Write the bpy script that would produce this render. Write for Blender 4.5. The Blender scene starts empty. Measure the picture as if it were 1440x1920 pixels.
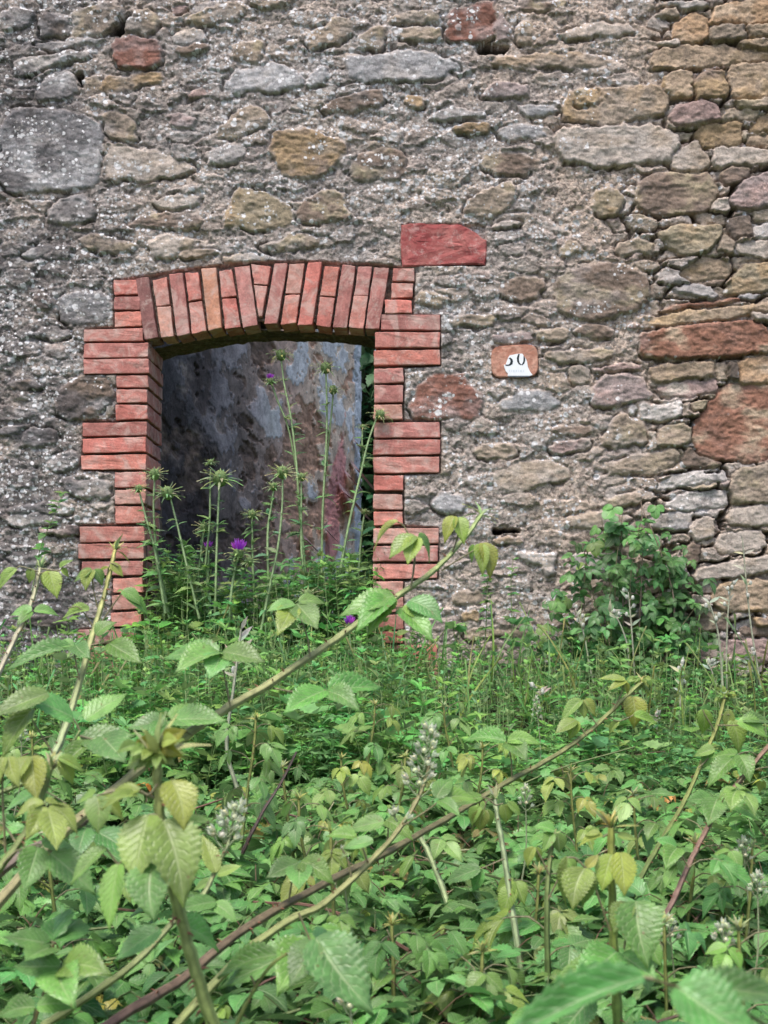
import bpy, bmesh, math, random
import numpy as np
from mathutils import Vector, Matrix

random.seed(7)
RS = np.random.RandomState(11)
scene = bpy.context.scene
COL = scene.collection
R = math.radians

# --------------------------------------------------------------- camera frame
# metres; the wall's face is the plane y = 0, the camera stands 5 m in front
CAM_Z, CAM_D, FPX = 1.5, 5.0, 2500.0
PX0, PY0 = 800.0, 1200.0


def W(px, py, d):
    """point at distance d from the camera plane seen at pixel (px, py) of the 1440 x 1920 photo"""
    return np.array([(px - PX0) / FPX * d, -CAM_D + d, CAM_Z + (PY0 - py) / FPX * d])


def s2l(c):
    c = np.asarray(c, float) / 255.0
    return np.where(c <= 0.04045, c / 12.92, ((c + 0.055) / 1.055) ** 2.4)


# --------------------------------------------------------------- noise
_TABS = {}


def _tab(seed):
    if seed not in _TABS:
        _TABS[seed] = np.random.RandomState(seed).rand(256, 256).astype(np.float32)
    return _TABS[seed]


def vnoise(x, y, seed):
    t = _tab(seed)
    xi = np.floor(x).astype(np.int32)
    yi = np.floor(y).astype(np.int32)
    fx = (x - xi).astype(np.float32)
    fy = (y - yi).astype(np.float32)
    fx = fx * fx * fx * (fx * (fx * 6 - 15) + 10)
    fy = fy * fy * fy * (fy * (fy * 6 - 15) + 10)
    x0, x1, y0, y1 = xi & 255, (xi + 1) & 255, yi & 255, (yi + 1) & 255
    a = t[x0, y0] * (1 - fx) + t[x1, y0] * fx
    b = t[x0, y1] * (1 - fx) + t[x1, y1] * fx
    return (a * (1 - fy) + b * fy) * 2 - 1


def fbm(x, y, octaves, seed, gain=0.5):
    s = 0
    a = 1.0
    tot = 0
    for o in range(octaves):
        s = s + a * vnoise(x * 2 ** o + 17.3 * o, y * 2 ** o + 9.1 * o, seed + o)
        tot += a
        a *= gain
    return s / tot


def sstep(a, b, x):
    t = np.clip((x - a) / (b - a), 0, 1)
    return t * t * (3 - 2 * t)


def worley(x, y, seed):
    """F1, F2 and an id of the nearest point"""
    rs = np.random.RandomState(seed)
    jx, jy = rs.rand(256, 256).astype(np.float32), rs.rand(256, 256).astype(np.float32)
    xi = np.floor(x).astype(np.int32)
    yi = np.floor(y).astype(np.int32)
    f1 = np.full(x.shape, 9.0, np.float32)
    f2 = f1.copy()
    cid = np.zeros(x.shape, np.int32)
    for dx in (-1, 0, 1):
        for dy in (-1, 0, 1):
            cx, cy = xi + dx, yi + dy
            a, b = cx & 255, cy & 255
            d = np.hypot(cx + 0.1 + 0.8 * jx[a, b] - x, cy + 0.1 + 0.8 * jy[a, b] - y)
            near = d < f1
            f2 = np.where(near, f1, np.minimum(f2, d))
            cid = np.where(near, a * 256 + b, cid)
            f1 = np.where(near, d, f1)
    return f1, f2, cid


# --------------------------------------------------------------- mesh helpers
def quads_mesh(name, V, F, uv=None, attrs=None, smooth=True):
    me = bpy.data.meshes.new(name)
    V = np.ascontiguousarray(V, np.float32)
    F = np.ascontiguousarray(F, np.int32)
    me.vertices.add(len(V))
    me.vertices.foreach_set('co', V.ravel())
    me.loops.add(F.size)
    me.loops.foreach_set('vertex_index', F.ravel())
    me.polygons.add(len(F))
    me.polygons.foreach_set('loop_start', np.arange(0, F.size, F.shape[1], dtype=np.int32))
    me.polygons.foreach_set('loop_total', np.full(len(F), F.shape[1], np.int32))
    me.polygons.foreach_set('use_smooth', np.full(len(F), smooth, bool))
    me.update(calc_edges=True)
    if uv is not None:
        l = me.uv_layers.new(name='UVMap')
        l.data.foreach_set('uv', np.ascontiguousarray(uv[F.ravel()], np.float32).ravel())
    for k, a in (attrs or {}).items():
        if a.ndim == 2:
            at = me.attributes.new(k, 'FLOAT_COLOR', 'POINT')
            c = np.ones((len(V), 4), np.float32)
            c[:, :3] = a
            at.data.foreach_set('color', c.ravel())
        else:
            at = me.attributes.new(k, 'FLOAT', 'POINT')
            at.data.foreach_set('value', np.ascontiguousarray(a, np.float32))
    return me


def link(name, me, mat=None, parent=None):
    o = bpy.data.objects.new(name, me)
    COL.objects.link(o)
    if mat is not None:
        me.materials.append(mat)
    if parent is not None:
        o.parent = parent
        o.matrix_parent_inverse = Matrix.Translation(parent.matrix_world.translation).inverted() if False else Matrix()
        o.location = -Vector(parent['_base']) if '_base' in parent else (0, 0, 0)
    return o


def thing(name, label, cat, base=(0, 0, 0), group=None):
    o = bpy.data.objects.new(name, None)
    o.empty_display_size = 0.05
    COL.objects.link(o)
    o.location = base
    BASES[o.name] = Vector(base)
    o['label'] = label
    o['category'] = cat
    if group:
        o['group'] = group
    return o


BASES = {}


def part(name, me, mat, parent, label=None):
    """link a mesh given in world coordinates as a child of a thing (or of a part)"""
    o = bpy.data.objects.new(name, me)
    COL.objects.link(o)
    me.materials.append(mat)
    root = parent
    off = Vector((0, 0, 0))
    while root is not None:
        if root.name in BASES:
            off = BASES[root.name]
            break
        root = root.parent
    o.parent = parent
    if parent.name in BASES:
        o.location = -off
    if label:
        o['label'] = label
    return o


class Acc:
    """collects quads with uv and a tint colour"""

    def __init__(self):
        self.V, self.F, self.U, self.T, self.n = [], [], [], [], 0

    def add(self, V, F, U=None, T=(1, 1, 1)):
        n = len(V)
        self.V.append(V)
        self.F.append(F + self.n)
        self.U.append(np.zeros((n, 2)) if U is None else U)
        T = np.asarray(T, float)
        self.T.append(np.broadcast_to(T, (n, 3)) if T.ndim == 1 else T)
        self.n += n

    def mesh(self, name):
        return quads_mesh(name, np.concatenate(self.V), np.concatenate(self.F), np.concatenate(self.U),
                          {'tint': np.concatenate(self.T)})


def nrm(v):
    v = np.asarray(v, float)
    return v / (np.linalg.norm(v) + 1e-9)


def frame(direc, up):
    y = nrm(direc)
    z = np.asarray(up, float)
    z = z - y * z.dot(y)
    if np.linalg.norm(z) < 1e-4:
        z = np.array([0.3, 0.5, 0.8]) - y * np.dot([0.3, 0.5, 0.8], y)
    z = nrm(z)
    x = np.cross(y, z)
    return np.stack([x, y, z], 1)


def smooth_path(P, n):
    P = np.asarray(P, float)
    if len(P) < 3:
        t = np.linspace(0, 1, n)[:, None]
        return P[0] * (1 - t) + P[-1] * t
    Q = np.vstack([2 * P[0] - P[1], P, 2 * P[-1] - P[-2]])
    out = []
    for t in np.linspace(0, len(P) - 1 - 1e-6, n):
        i = int(t)
        f = t - i
        a, b, c, d = Q[i], Q[i + 1], Q[i + 2], Q[i + 3]
        out.append(0.5 * (2 * b + (c - a) * f + (2 * a - 5 * b + 4 * c - d) * f * f + (3 * b - a - 3 * c + d) * f ** 3))
    return np.array(out)


def tube(acc, P, r0, r1, n=12, sides=6, c0=(1, 1, 1), c1=None, ridged=0.0):
    Q = smooth_path(P, n)
    c0 = np.asarray(c0, float)
    c1 = c0 if c1 is None else np.asarray(c1, float)
    if ridged >= .1:
        rq = np.random.RandomState(int(abs(Q.sum()) * 1e4) % 99991)
        Q = Q + np.vstack([np.zeros(3), rq.uniform(-.16, .16, (n - 2, 3)) * r1, np.zeros(3)])
    T = np.gradient(Q, axis=0)
    up = np.array([0.31, -0.9, 0.3])
    V, U, C = [], [], []
    for i in range(n):
        f = i / (n - 1)
        M = frame(T[i], up)
        r = r0 * (1 - f) + r1 * f
        if ridged >= .1:
            r *= 1 + rq.uniform(-.04, .04) + (0.13 if i % 5 == 2 else 0)
        for k in range(sides):
            a = 2 * math.pi * k / sides
            rr = r * (1 + (ridged if k % 2 else -ridged))
            V.append(Q[i] + M[:, 0] * math.cos(a) * rr + M[:, 2] * math.sin(a) * rr)
            U.append((k / sides, f))
            C.append(c0 * (1 - f) + c1 * f)
    F = [(i * sides + k, i * sides + (k + 1) % sides, (i + 1) * sides + (k + 1) % sides, (i + 1) * sides + k)
         for i in range(n - 1) for k in range(sides)]
    acc.add(np.array(V), np.array(F), np.array(U), np.array(C))
    return Q, T


def cube_sphere(n=3):
    V, F = [], []
    for ax in range(3):
        for sg in (-1, 1):
            b = len(V)
            for i in range(n + 1):
                for j in range(n + 1):
                    p = np.zeros(3)
                    p[ax] = sg
                    p[(ax + 1) % 3] = (2 * i / n - 1) * sg
                    p[(ax + 2) % 3] = 2 * j / n - 1
                    V.append(nrm(p))
            for i in range(n):
                for j in range(n):
                    a = b + i * (n + 1) + j
                    F.append((a, a + n + 1, a + n + 2, a + 1))
    return np.array(V), np.array(F)


SPH_V, SPH_F = cube_sphere(3)


def ball(acc, c, rx, ry=None, rz=None, col=(1, 1, 1), M=None):
    ry = rx if ry is None else ry
    rz = rx if rz is None else rz
    V = SPH_V * np.array([rx, ry, rz])
    if M is not None:
        V = V @ M.T
    acc.add(V + c, SPH_F, None, col)


# --------------------------------------------------------------- materials
def new_mat(name):
    m = bpy.data.materials.new(name)
    m.use_nodes = True
    nt = m.node_tree
    nt.nodes.clear()
    out = nt.nodes.new('ShaderNodeOutputMaterial')
    return m, nt, out


def nd(nt, typ, props=None, **inp):
    n = nt.nodes.new('ShaderNode' + typ)
    for k, v in (props or {}).items():
        setattr(n, k, v)
    for k, v in inp.items():
        key = int(k[1:]) if k[0] == 'i' and k[1:].isdigit() else k.replace('_', ' ')
        s = n.inputs[key]
        if isinstance(v, bpy.types.NodeSocket):
            nt.links.new(v, s)
        elif isinstance(v, (tuple, list)) and len(v) == 3 and s.type == 'RGBA':
            s.default_value = (*v, 1)
        else:
            s.default_value = v
    return n


def mth(nt, op, a, b=0.0, clamp=False):
    n = nd(nt, 'Math', {'operation': op, 'use_clamp': clamp}, i0=a, i1=b)
    return n.outputs[0]


def mix(nt, fac, a, b, blend='MIX'):
    n = nt.nodes.new('ShaderNodeMix')
    n.data_type = 'RGBA'
    n.blend_type = blend
    for idx, v in ((0, fac), (6, a), (7, b)):
        s = n.inputs[idx]
        if isinstance(v, bpy.types.NodeSocket):
            nt.links.new(v, s)
        elif isinstance(v, (tuple, list, np.ndarray)):
            s.default_value = (*[float(q) for q in v][:3], 1)
        else:
            s.default_value = v
    return n.outputs[2]


def ramp(nt, x, a, b, lo=0.0, hi=1.0):
    n = nd(nt, 'MapRange', {'interpolation_type': 'SMOOTHSTEP'}, Value=x, From_Min=a, From_Max=b, To_Min=lo, To_Max=hi)
    return n.outputs[0]


def attr(nt, name):
    return nd(nt, 'Attribute', {'attribute_name': name})


def noise(nt, vec, scale, detail=4.0, rough=0.55, dist=0.0):
    return nd(nt, 'TexNoise', None, Vector=vec, Scale=scale, Detail=detail, Roughness=rough, Distortion=dist).outputs[0]


def finish(nt, out, color, rough, normal=None, spec=0.3):
    b = nd(nt, 'BsdfPrincipled', None, Base_Color=color, Roughness=rough)
    b.inputs['Specular IOR Level'].default_value = spec
    if normal is not None:
        nt.links.new(normal, b.inputs['Normal'])
    nt.links.new(b.outputs[0], out.inputs[0])
    return b


def stone_material():
    m, nt, out = new_mat('rubble_stone')
    pos = nd(nt, 'TexCoord').outputs['Object']
    col = attr(nt, 'col').outputs['Color']
    lich = attr(nt, 'lichen').outputs['Fac']
    mort = attr(nt, 'mortar').outputs['Fac']
    # grain of the stone
    n1 = noise(nt, pos, 38, 6, 0.65)
    n2 = noise(nt, pos, 150, 5, 0.7)
    f1 = ramp(nt, n1, 0.28, 0.72, 0.72, 1.22)
    f2 = ramp(nt, n2, 0.3, 0.7, 0.78, 1.2)
    c = mix(nt, 1.0, col, nd(nt, 'CombineColor', None, Red=f1, Green=f1, Blue=f1).outputs[0], 'MULTIPLY')
    c = mix(nt, 1.0, c, nd(nt, 'CombineColor', None, Red=f2, Green=f2, Blue=f2).outputs[0], 'MULTIPLY')
    # dark grime, blotchy
    g = noise(nt, pos, 22, 8, 0.75)
    gm = mth(nt, 'MULTIPLY', ramp(nt, g, 0.50, 0.62), attr(nt, 'grime').outputs['Fac'])
    c = mix(nt, mth(nt, 'MULTIPLY', gm, 0.75), c, (0.045, 0.042, 0.042))
    pit = mth(nt, 'MULTIPLY', ramp(nt, noise(nt, pos, 62, 7, 0.7, 0.4), 0.51, 0.60), mth(nt, 'ADD', mth(nt, 'MULTIPLY', mort, 0.54), 0.10))
    c = mix(nt, pit, c, (0.095, 0.076, 0.066))
    # gravel in the mortar
    vg = nd(nt, 'TexVoronoi', {'feature': 'F1'}, Vector=pos, Scale=95.0)
    gv = mth(nt, 'MULTIPLY', mort, ramp(nt, nd(nt, 'SeparateColor', None, Color=vg.outputs['Color']).outputs[0], 0.3, 1.0, 0, 0.55))
    c = mix(nt, gv, c, mix(nt, nd(nt, 'SeparateColor', None, Color=vg.outputs['Color']).outputs[1], (0.13, 0.11, 0.10), (0.42, 0.38, 0.35)))
    # lichen: grey crust in patches plus round white spots of three sizes
    crust = ramp(nt, noise(nt, pos, 55, 7, 0.72), 0.5, 0.6)
    cm = mth(nt, 'MULTIPLY', mth(nt, 'MULTIPLY', crust, lich), 0.6)
    c = mix(nt, cm, c, (0.48, 0.445, 0.42))
    sx = nd(nt, 'SeparateXYZ', None, Vector=pos)
    flat = nd(nt, 'CombineXYZ', None, X=sx.outputs[0], Y=sx.outputs[2]).outputs[0]
    wob = nd(nt, 'TexNoise', None, Vector=pos, Scale=70.0, Detail=2.0).outputs['Color']
    wpos = nd(nt, 'VectorMath', {'operation': 'MULTIPLY_ADD'}, i0=wob, i1=(0.006, 0.006, 0.006), i2=flat).outputs[0]
    hts = cm
    for sc, dens, rad, tone in ((25.0, 0.46, 0.36, 0.62), (42.0, 0.62, 0.40, 0.70), (78.0, 0.5, 0.44, 0.64)):
        v = nd(nt, 'TexVoronoi', {'feature': 'F1', 'voronoi_dimensions': '2D'}, Vector=wpos, Scale=sc)
        rgb = nd(nt, 'SeparateColor', None, Color=v.outputs['Color'])
        rr = mth(nt, 'ADD', mth(nt, 'MULTIPLY', rgb.outputs[1], rad * 0.7), rad * 0.35)
        inside = ramp(nt, mth(nt, 'SUBTRACT', rr, v.outputs['Distance']), 0.0, 0.10)
        pick = ramp(nt, mth(nt, 'SUBTRACT', mth(nt, 'MULTIPLY', lich, dens), rgb.outputs[0]), 0.0, 0.06)
        k = mth(nt, 'MULTIPLY', inside, pick)
        tn = mth(nt, 'MULTIPLY_ADD', rgb.outputs[2], 0.28)
        nt.nodes[-1].inputs[2].default_value = tone - 0.2
        tc = nd(nt, 'CombineColor', None, Red=tn, Green=mth(nt, 'MULTIPLY', tn, 0.985), Blue=mth(nt, 'MULTIPLY', tn, 1.0)).outputs[0]
        c = mix(nt, mth(nt, 'MULTIPLY', k, 0.92), c, tc)
        hts = mth(nt, 'MAXIMUM', hts, k)
    # relief
    h = mth(nt, 'ADD', mth(nt, 'MULTIPLY', n1, 0.7), mth(nt, 'MULTIPLY', n2, 0.5))
    h = mth(nt, 'ADD', h, mth(nt, 'MULTIPLY', noise(nt, pos, 420, 3, 0.6), 0.22))
    h = mth(nt, 'ADD', h, mth(nt, 'MULTIPLY', hts, 0.10))
    h = mth(nt, 'SUBTRACT', h, mth(nt, 'MULTIPLY', pit, 0.9))
    h = mth(nt, 'SUBTRACT', h, mth(nt, 'MULTIPLY', mth(nt, 'MULTIPLY', mort, vg.outputs['Distance']), 0.7))
    bp = nd(nt, 'Bump', None, Strength=0.75, Distance=0.006, Height=h).outputs[0]
    finish(nt, out, c, 0.92, bp, 0.15)
    return m


def brick_material():
    m, nt, out = new_mat('red_brick')
    pos = nd(nt, 'TexCoord').outputs['Object']
    col = attr(nt, 'tint').outputs['Color']
    n1 = noise(nt, pos, 16, 5, 0.6, 0.5)
    n2 = noise(nt, pos, 130, 5, 0.7)
    f = ramp(nt, n1, 0.3, 0.7, 0.8, 1.18)
    c = mix(nt, 1.0, col, nd(nt, 'CombineColor', None, Red=f, Green=f, Blue=f).outputs[0], 'MULTIPLY')
    f = ramp(nt, n2, 0.3, 0.7, 0.82, 1.14)
    c = mix(nt, 1.0, c, nd(nt, 'CombineColor', None, Red=f, Green=f, Blue=f).outputs[0], 'MULTIPLY')
    # lime bloom and ochre firing marks
    c = mix(nt, ramp(nt, noise(nt, pos, 11, 6, 0.65, 1.2), 0.44, 0.66, 0, 0.62), c, (0.58, 0.43, 0.38))
    c = mix(nt, ramp(nt, noise(nt, pos, 60, 4, 0.7), 0.66, 0.74, 0, 0.55), c, (0.10, 0.05, 0.045))
    c = mix(nt, ramp(nt, noise(nt, pos, 27, 6, 0.8), 0.58, 0.70, 0, 0.6), c, (0.52, 0.44, 0.39))
    c = mix(nt, ramp(nt, noise(nt, pos, 7, 7, 0.75), 0.58, 0.70, 0, 0.45), c, (0.16, 0.10, 0.085))
    h = mth(nt, 'ADD', n1, mth(nt, 'MULTIPLY', n2, 0.6))
    h = mth(nt, 'ADD', h, mth(nt, 'MULTIPLY', noise(nt, pos, 45, 4, 0.7), 0.8))
    bp = nd(nt, 'Bump', None, Strength=0.6, Distance=0.004, Height=h).outputs[0]
    finish(nt, out, c, 0.88, bp, 0.2)
    return m


def plaster_material():
    m, nt, out = new_mat('peeling_plaster')
    pos = nd(nt, 'TexCoord').outputs['Object']
    col = attr(nt, 'col').outputs['Color']
    n1 = noise(nt, pos, 14, 6, 0.7)
    f = ramp(nt, n1, 0.3, 0.7, 0.6, 1.25)
    c = mix(nt, 1.0, col, nd(nt, 'CombineColor', None, Red=f, Green=f, Blue=f).outputs[0], 'MULTIPLY')
    n2 = noise(nt, pos, 60, 5, 0.7)
    c = mix(nt, ramp(nt, n2, 0.58, 0.68, 0, 0.6), c, (0.08, 0.07, 0.07))
    bp = nd(nt, 'Bump', None, Strength=0.8, Distance=0.01, Height=mth(nt, 'ADD', n1, mth(nt, 'MULTIPLY', n2, 0.5))).outputs[0]
    finish(nt, out, c, 0.9, bp, 0.15)
    return m


def ground_material():
    m, nt, out = new_mat('earth')
    pos = nd(nt, 'TexCoord').outputs['Object']
    n1 = noise(nt, pos, 3, 8, 0.7)
    n2 = noise(nt, pos, 40, 6, 0.7)
    c = mix(nt, ramp(nt, n1, 0.35, 0.65), (0.05, 0.04, 0.028), (0.04, 0.075, 0.022))
    c = mix(nt, ramp(nt, n2, 0.45, 0.65, 0, 0.6), c, (0.06, 0.07, 0.032))
    bp = nd(nt, 'Bump', None, Strength=1.0, Distance=0.03, Height=n2).outputs[0]
    finish(nt, out, c, 0.95, bp, 0.1)
    return m


def leaf_material(name, veins=1.0, trans=0.20, rough=0.40, spec=0.48):
    m, nt, out = new_mat(name)
    tint = attr(nt, 'tint').outputs['Color']
    uv = nd(nt, 'SeparateXYZ', None, Vector=nd(nt, 'UVMap', {'uv_map': 'UVMap'}).outputs[0])
    u, v = uv.outputs[0], uv.outputs[1]
    pos = nd(nt, 'TexCoord').outputs['Object']
    au = mth(nt, 'ABSOLUTE', u)
    ph = mth(nt, 'MULTIPLY', mth(nt, 'SUBTRACT', v, mth(nt, 'MULTIPLY', au, 0.30)), 8.0)
    fr = mth(nt, 'ABSOLUTE', mth(nt, 'SUBTRACT', mth(nt, 'FRACT', ph), 0.5))      # 0.5 on the vein
    vein = ramp(nt, fr, 0.34, 0.5)
    mid = ramp(nt, au, 0.10, 0.02)
    vm = mth(nt, 'MAXIMUM', mth(nt, 'MULTIPLY', vein, 0.7), mid)
    n1 = noise(nt, pos, 45, 4, 0.6)
    f = ramp(nt, n1, 0.3, 0.7, 0.78, 1.2)
    c = mix(nt, 1.0, tint, nd(nt, 'CombineColor', None, Red=f, Green=f, Blue=f).outputs[0], 'MULTIPLY')
    light = mix(nt, 0.32, c, (0.58, 0.64, 0.38))
    c = mix(nt, mth(nt, 'MULTIPLY', vm, 0.75 * veins), c, light)
    sp = ramp(nt, noise(nt, pos, 105, 3, 0.6), 0.665, 0.72, 0, 0.65 * veins)
    c = mix(nt, sp, c, (0.16, 0.10, 0.04))
    # paler underside
    back = nd(nt, 'NewGeometry').outputs['Backfacing']
    c = mix(nt, mth(nt, 'MULTIPLY', back, 0.22), c, (0.30, 0.36, 0.26))
    h = mth(nt, 'SUBTRACT', mth(nt, 'MULTIPLY', n1, 0.25), mth(nt, 'MULTIPLY', vm, 0.8 * veins))
    bp = nd(nt, 'Bump', None, Strength=0.55, Distance=0.002, Height=h).outputs[0]
    b = nd(nt, 'BsdfPrincipled', None, Base_Color=c, Roughness=rough, Normal=bp)
    b.inputs['Specular IOR Level'].default_value = spec
    hs = nd(nt, 'HueSaturation', None, Hue=0.505, Saturation=1.05, Value=1.35, Color=c).outputs[0]
    t = nd(nt, 'BsdfTranslucent', None, Color=hs, Normal=bp)
    ms = nd(nt, 'MixShader', None, i0=trans, i1=b.outputs[0], i2=t.outputs[0])
    nt.links.new(ms.outputs[0], out.inputs[0])
    return m


def stem_material():
    m, nt, out = new_mat('plant_stem')
    tint = attr(nt, 'tint').outputs['Color']
    pos = nd(nt, 'TexCoord').outputs['Object']
    uv = nd(nt, 'SeparateXYZ', None, Vector=nd(nt, 'UVMap', {'uv_map': 'UVMap'}).outputs[0])
    st = mth(nt, 'ABSOLUTE', mth(nt, 'SINE', mth(nt, 'MULTIPLY', uv.outputs[0], 15.7)))
    n1 = noise(nt, pos, 70, 4, 0.6)
    f = mth(nt, 'MULTIPLY', ramp(nt, n1, 0.3, 0.7, 0.7, 1.2), ramp(nt, st, 0, 1, 0.8, 1.1))
    c = mix(nt, 1.0, tint, nd(nt, 'CombineColor', None, Red=f, Green=f, Blue=f).outputs[0], 'MULTIPLY')
    bp = nd(nt, 'Bump', None, Strength=0.5, Distance=0.002, Height=mth(nt, 'ADD', n1, st)).outputs[0]
    finish(nt, out, c, 0.6, bp, 0.3)
    return m


def plain_material(name, col, rough=0.6, spec=0.3, var=0.2, sc=60):
    m, nt, out = new_mat(name)
    pos = nd(nt, 'TexCoord').outputs['Object']
    f = ramp(nt, noise(nt, pos, sc, 4, 0.6), 0.3, 0.7, 1 - var, 1 + var)
    c = mix(nt, 1.0, tuple(col), nd(nt, 'CombineColor', None, Red=f, Green=f, Blue=f).outputs[0], 'MULTIPLY')
    finish(nt, out, c, rough, None, spec)
    return m


STONE, BRICK, PLASTER, EARTH = stone_material(), brick_material(), plaster_material(), ground_material()
LEAF = leaf_material('bramble_leaf')
HERB = leaf_material('herb_leaf', veins=0.25, trans=0.3, rough=0.5, spec=0.3)
STEM = stem_material()

# --------------------------------------------------------------- the rubble wall
# colours as seen: class -> sRGB
CLS = {'g': (152, 150, 150), 't': (152, 136, 116), 'o': (160, 131, 88), 'r': (134, 88, 74), 'b': (126, 107, 92),
       'a': (150, 154, 160), 'p': (172, 161, 149), 'k': (158, 130, 124), 'O': (184, 136, 84), 'R': (150, 92, 66),
       'm': (144, 128, 126), 'y': (150, 136, 104), 'w': (176, 172, 168), 'd': (104, 92, 82), 'H': (30, 26, 24),
       'T': (166, 142, 112)}
def _soft(c, k=0.30):
    g = sum(c) / 3
    return tuple((q * (1 - k) + (g + 4) * k) * f for q, f in zip(c, (1.09, 1.06, 1.045)))


CLS = {k: _soft(v, {'r': .25, 'R': .44, 'H': 0, 'O': .52, 'o': .40, 'T': .40, 'y': .40}.get(k, .36)) for k, v in CLS.items()}
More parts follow.
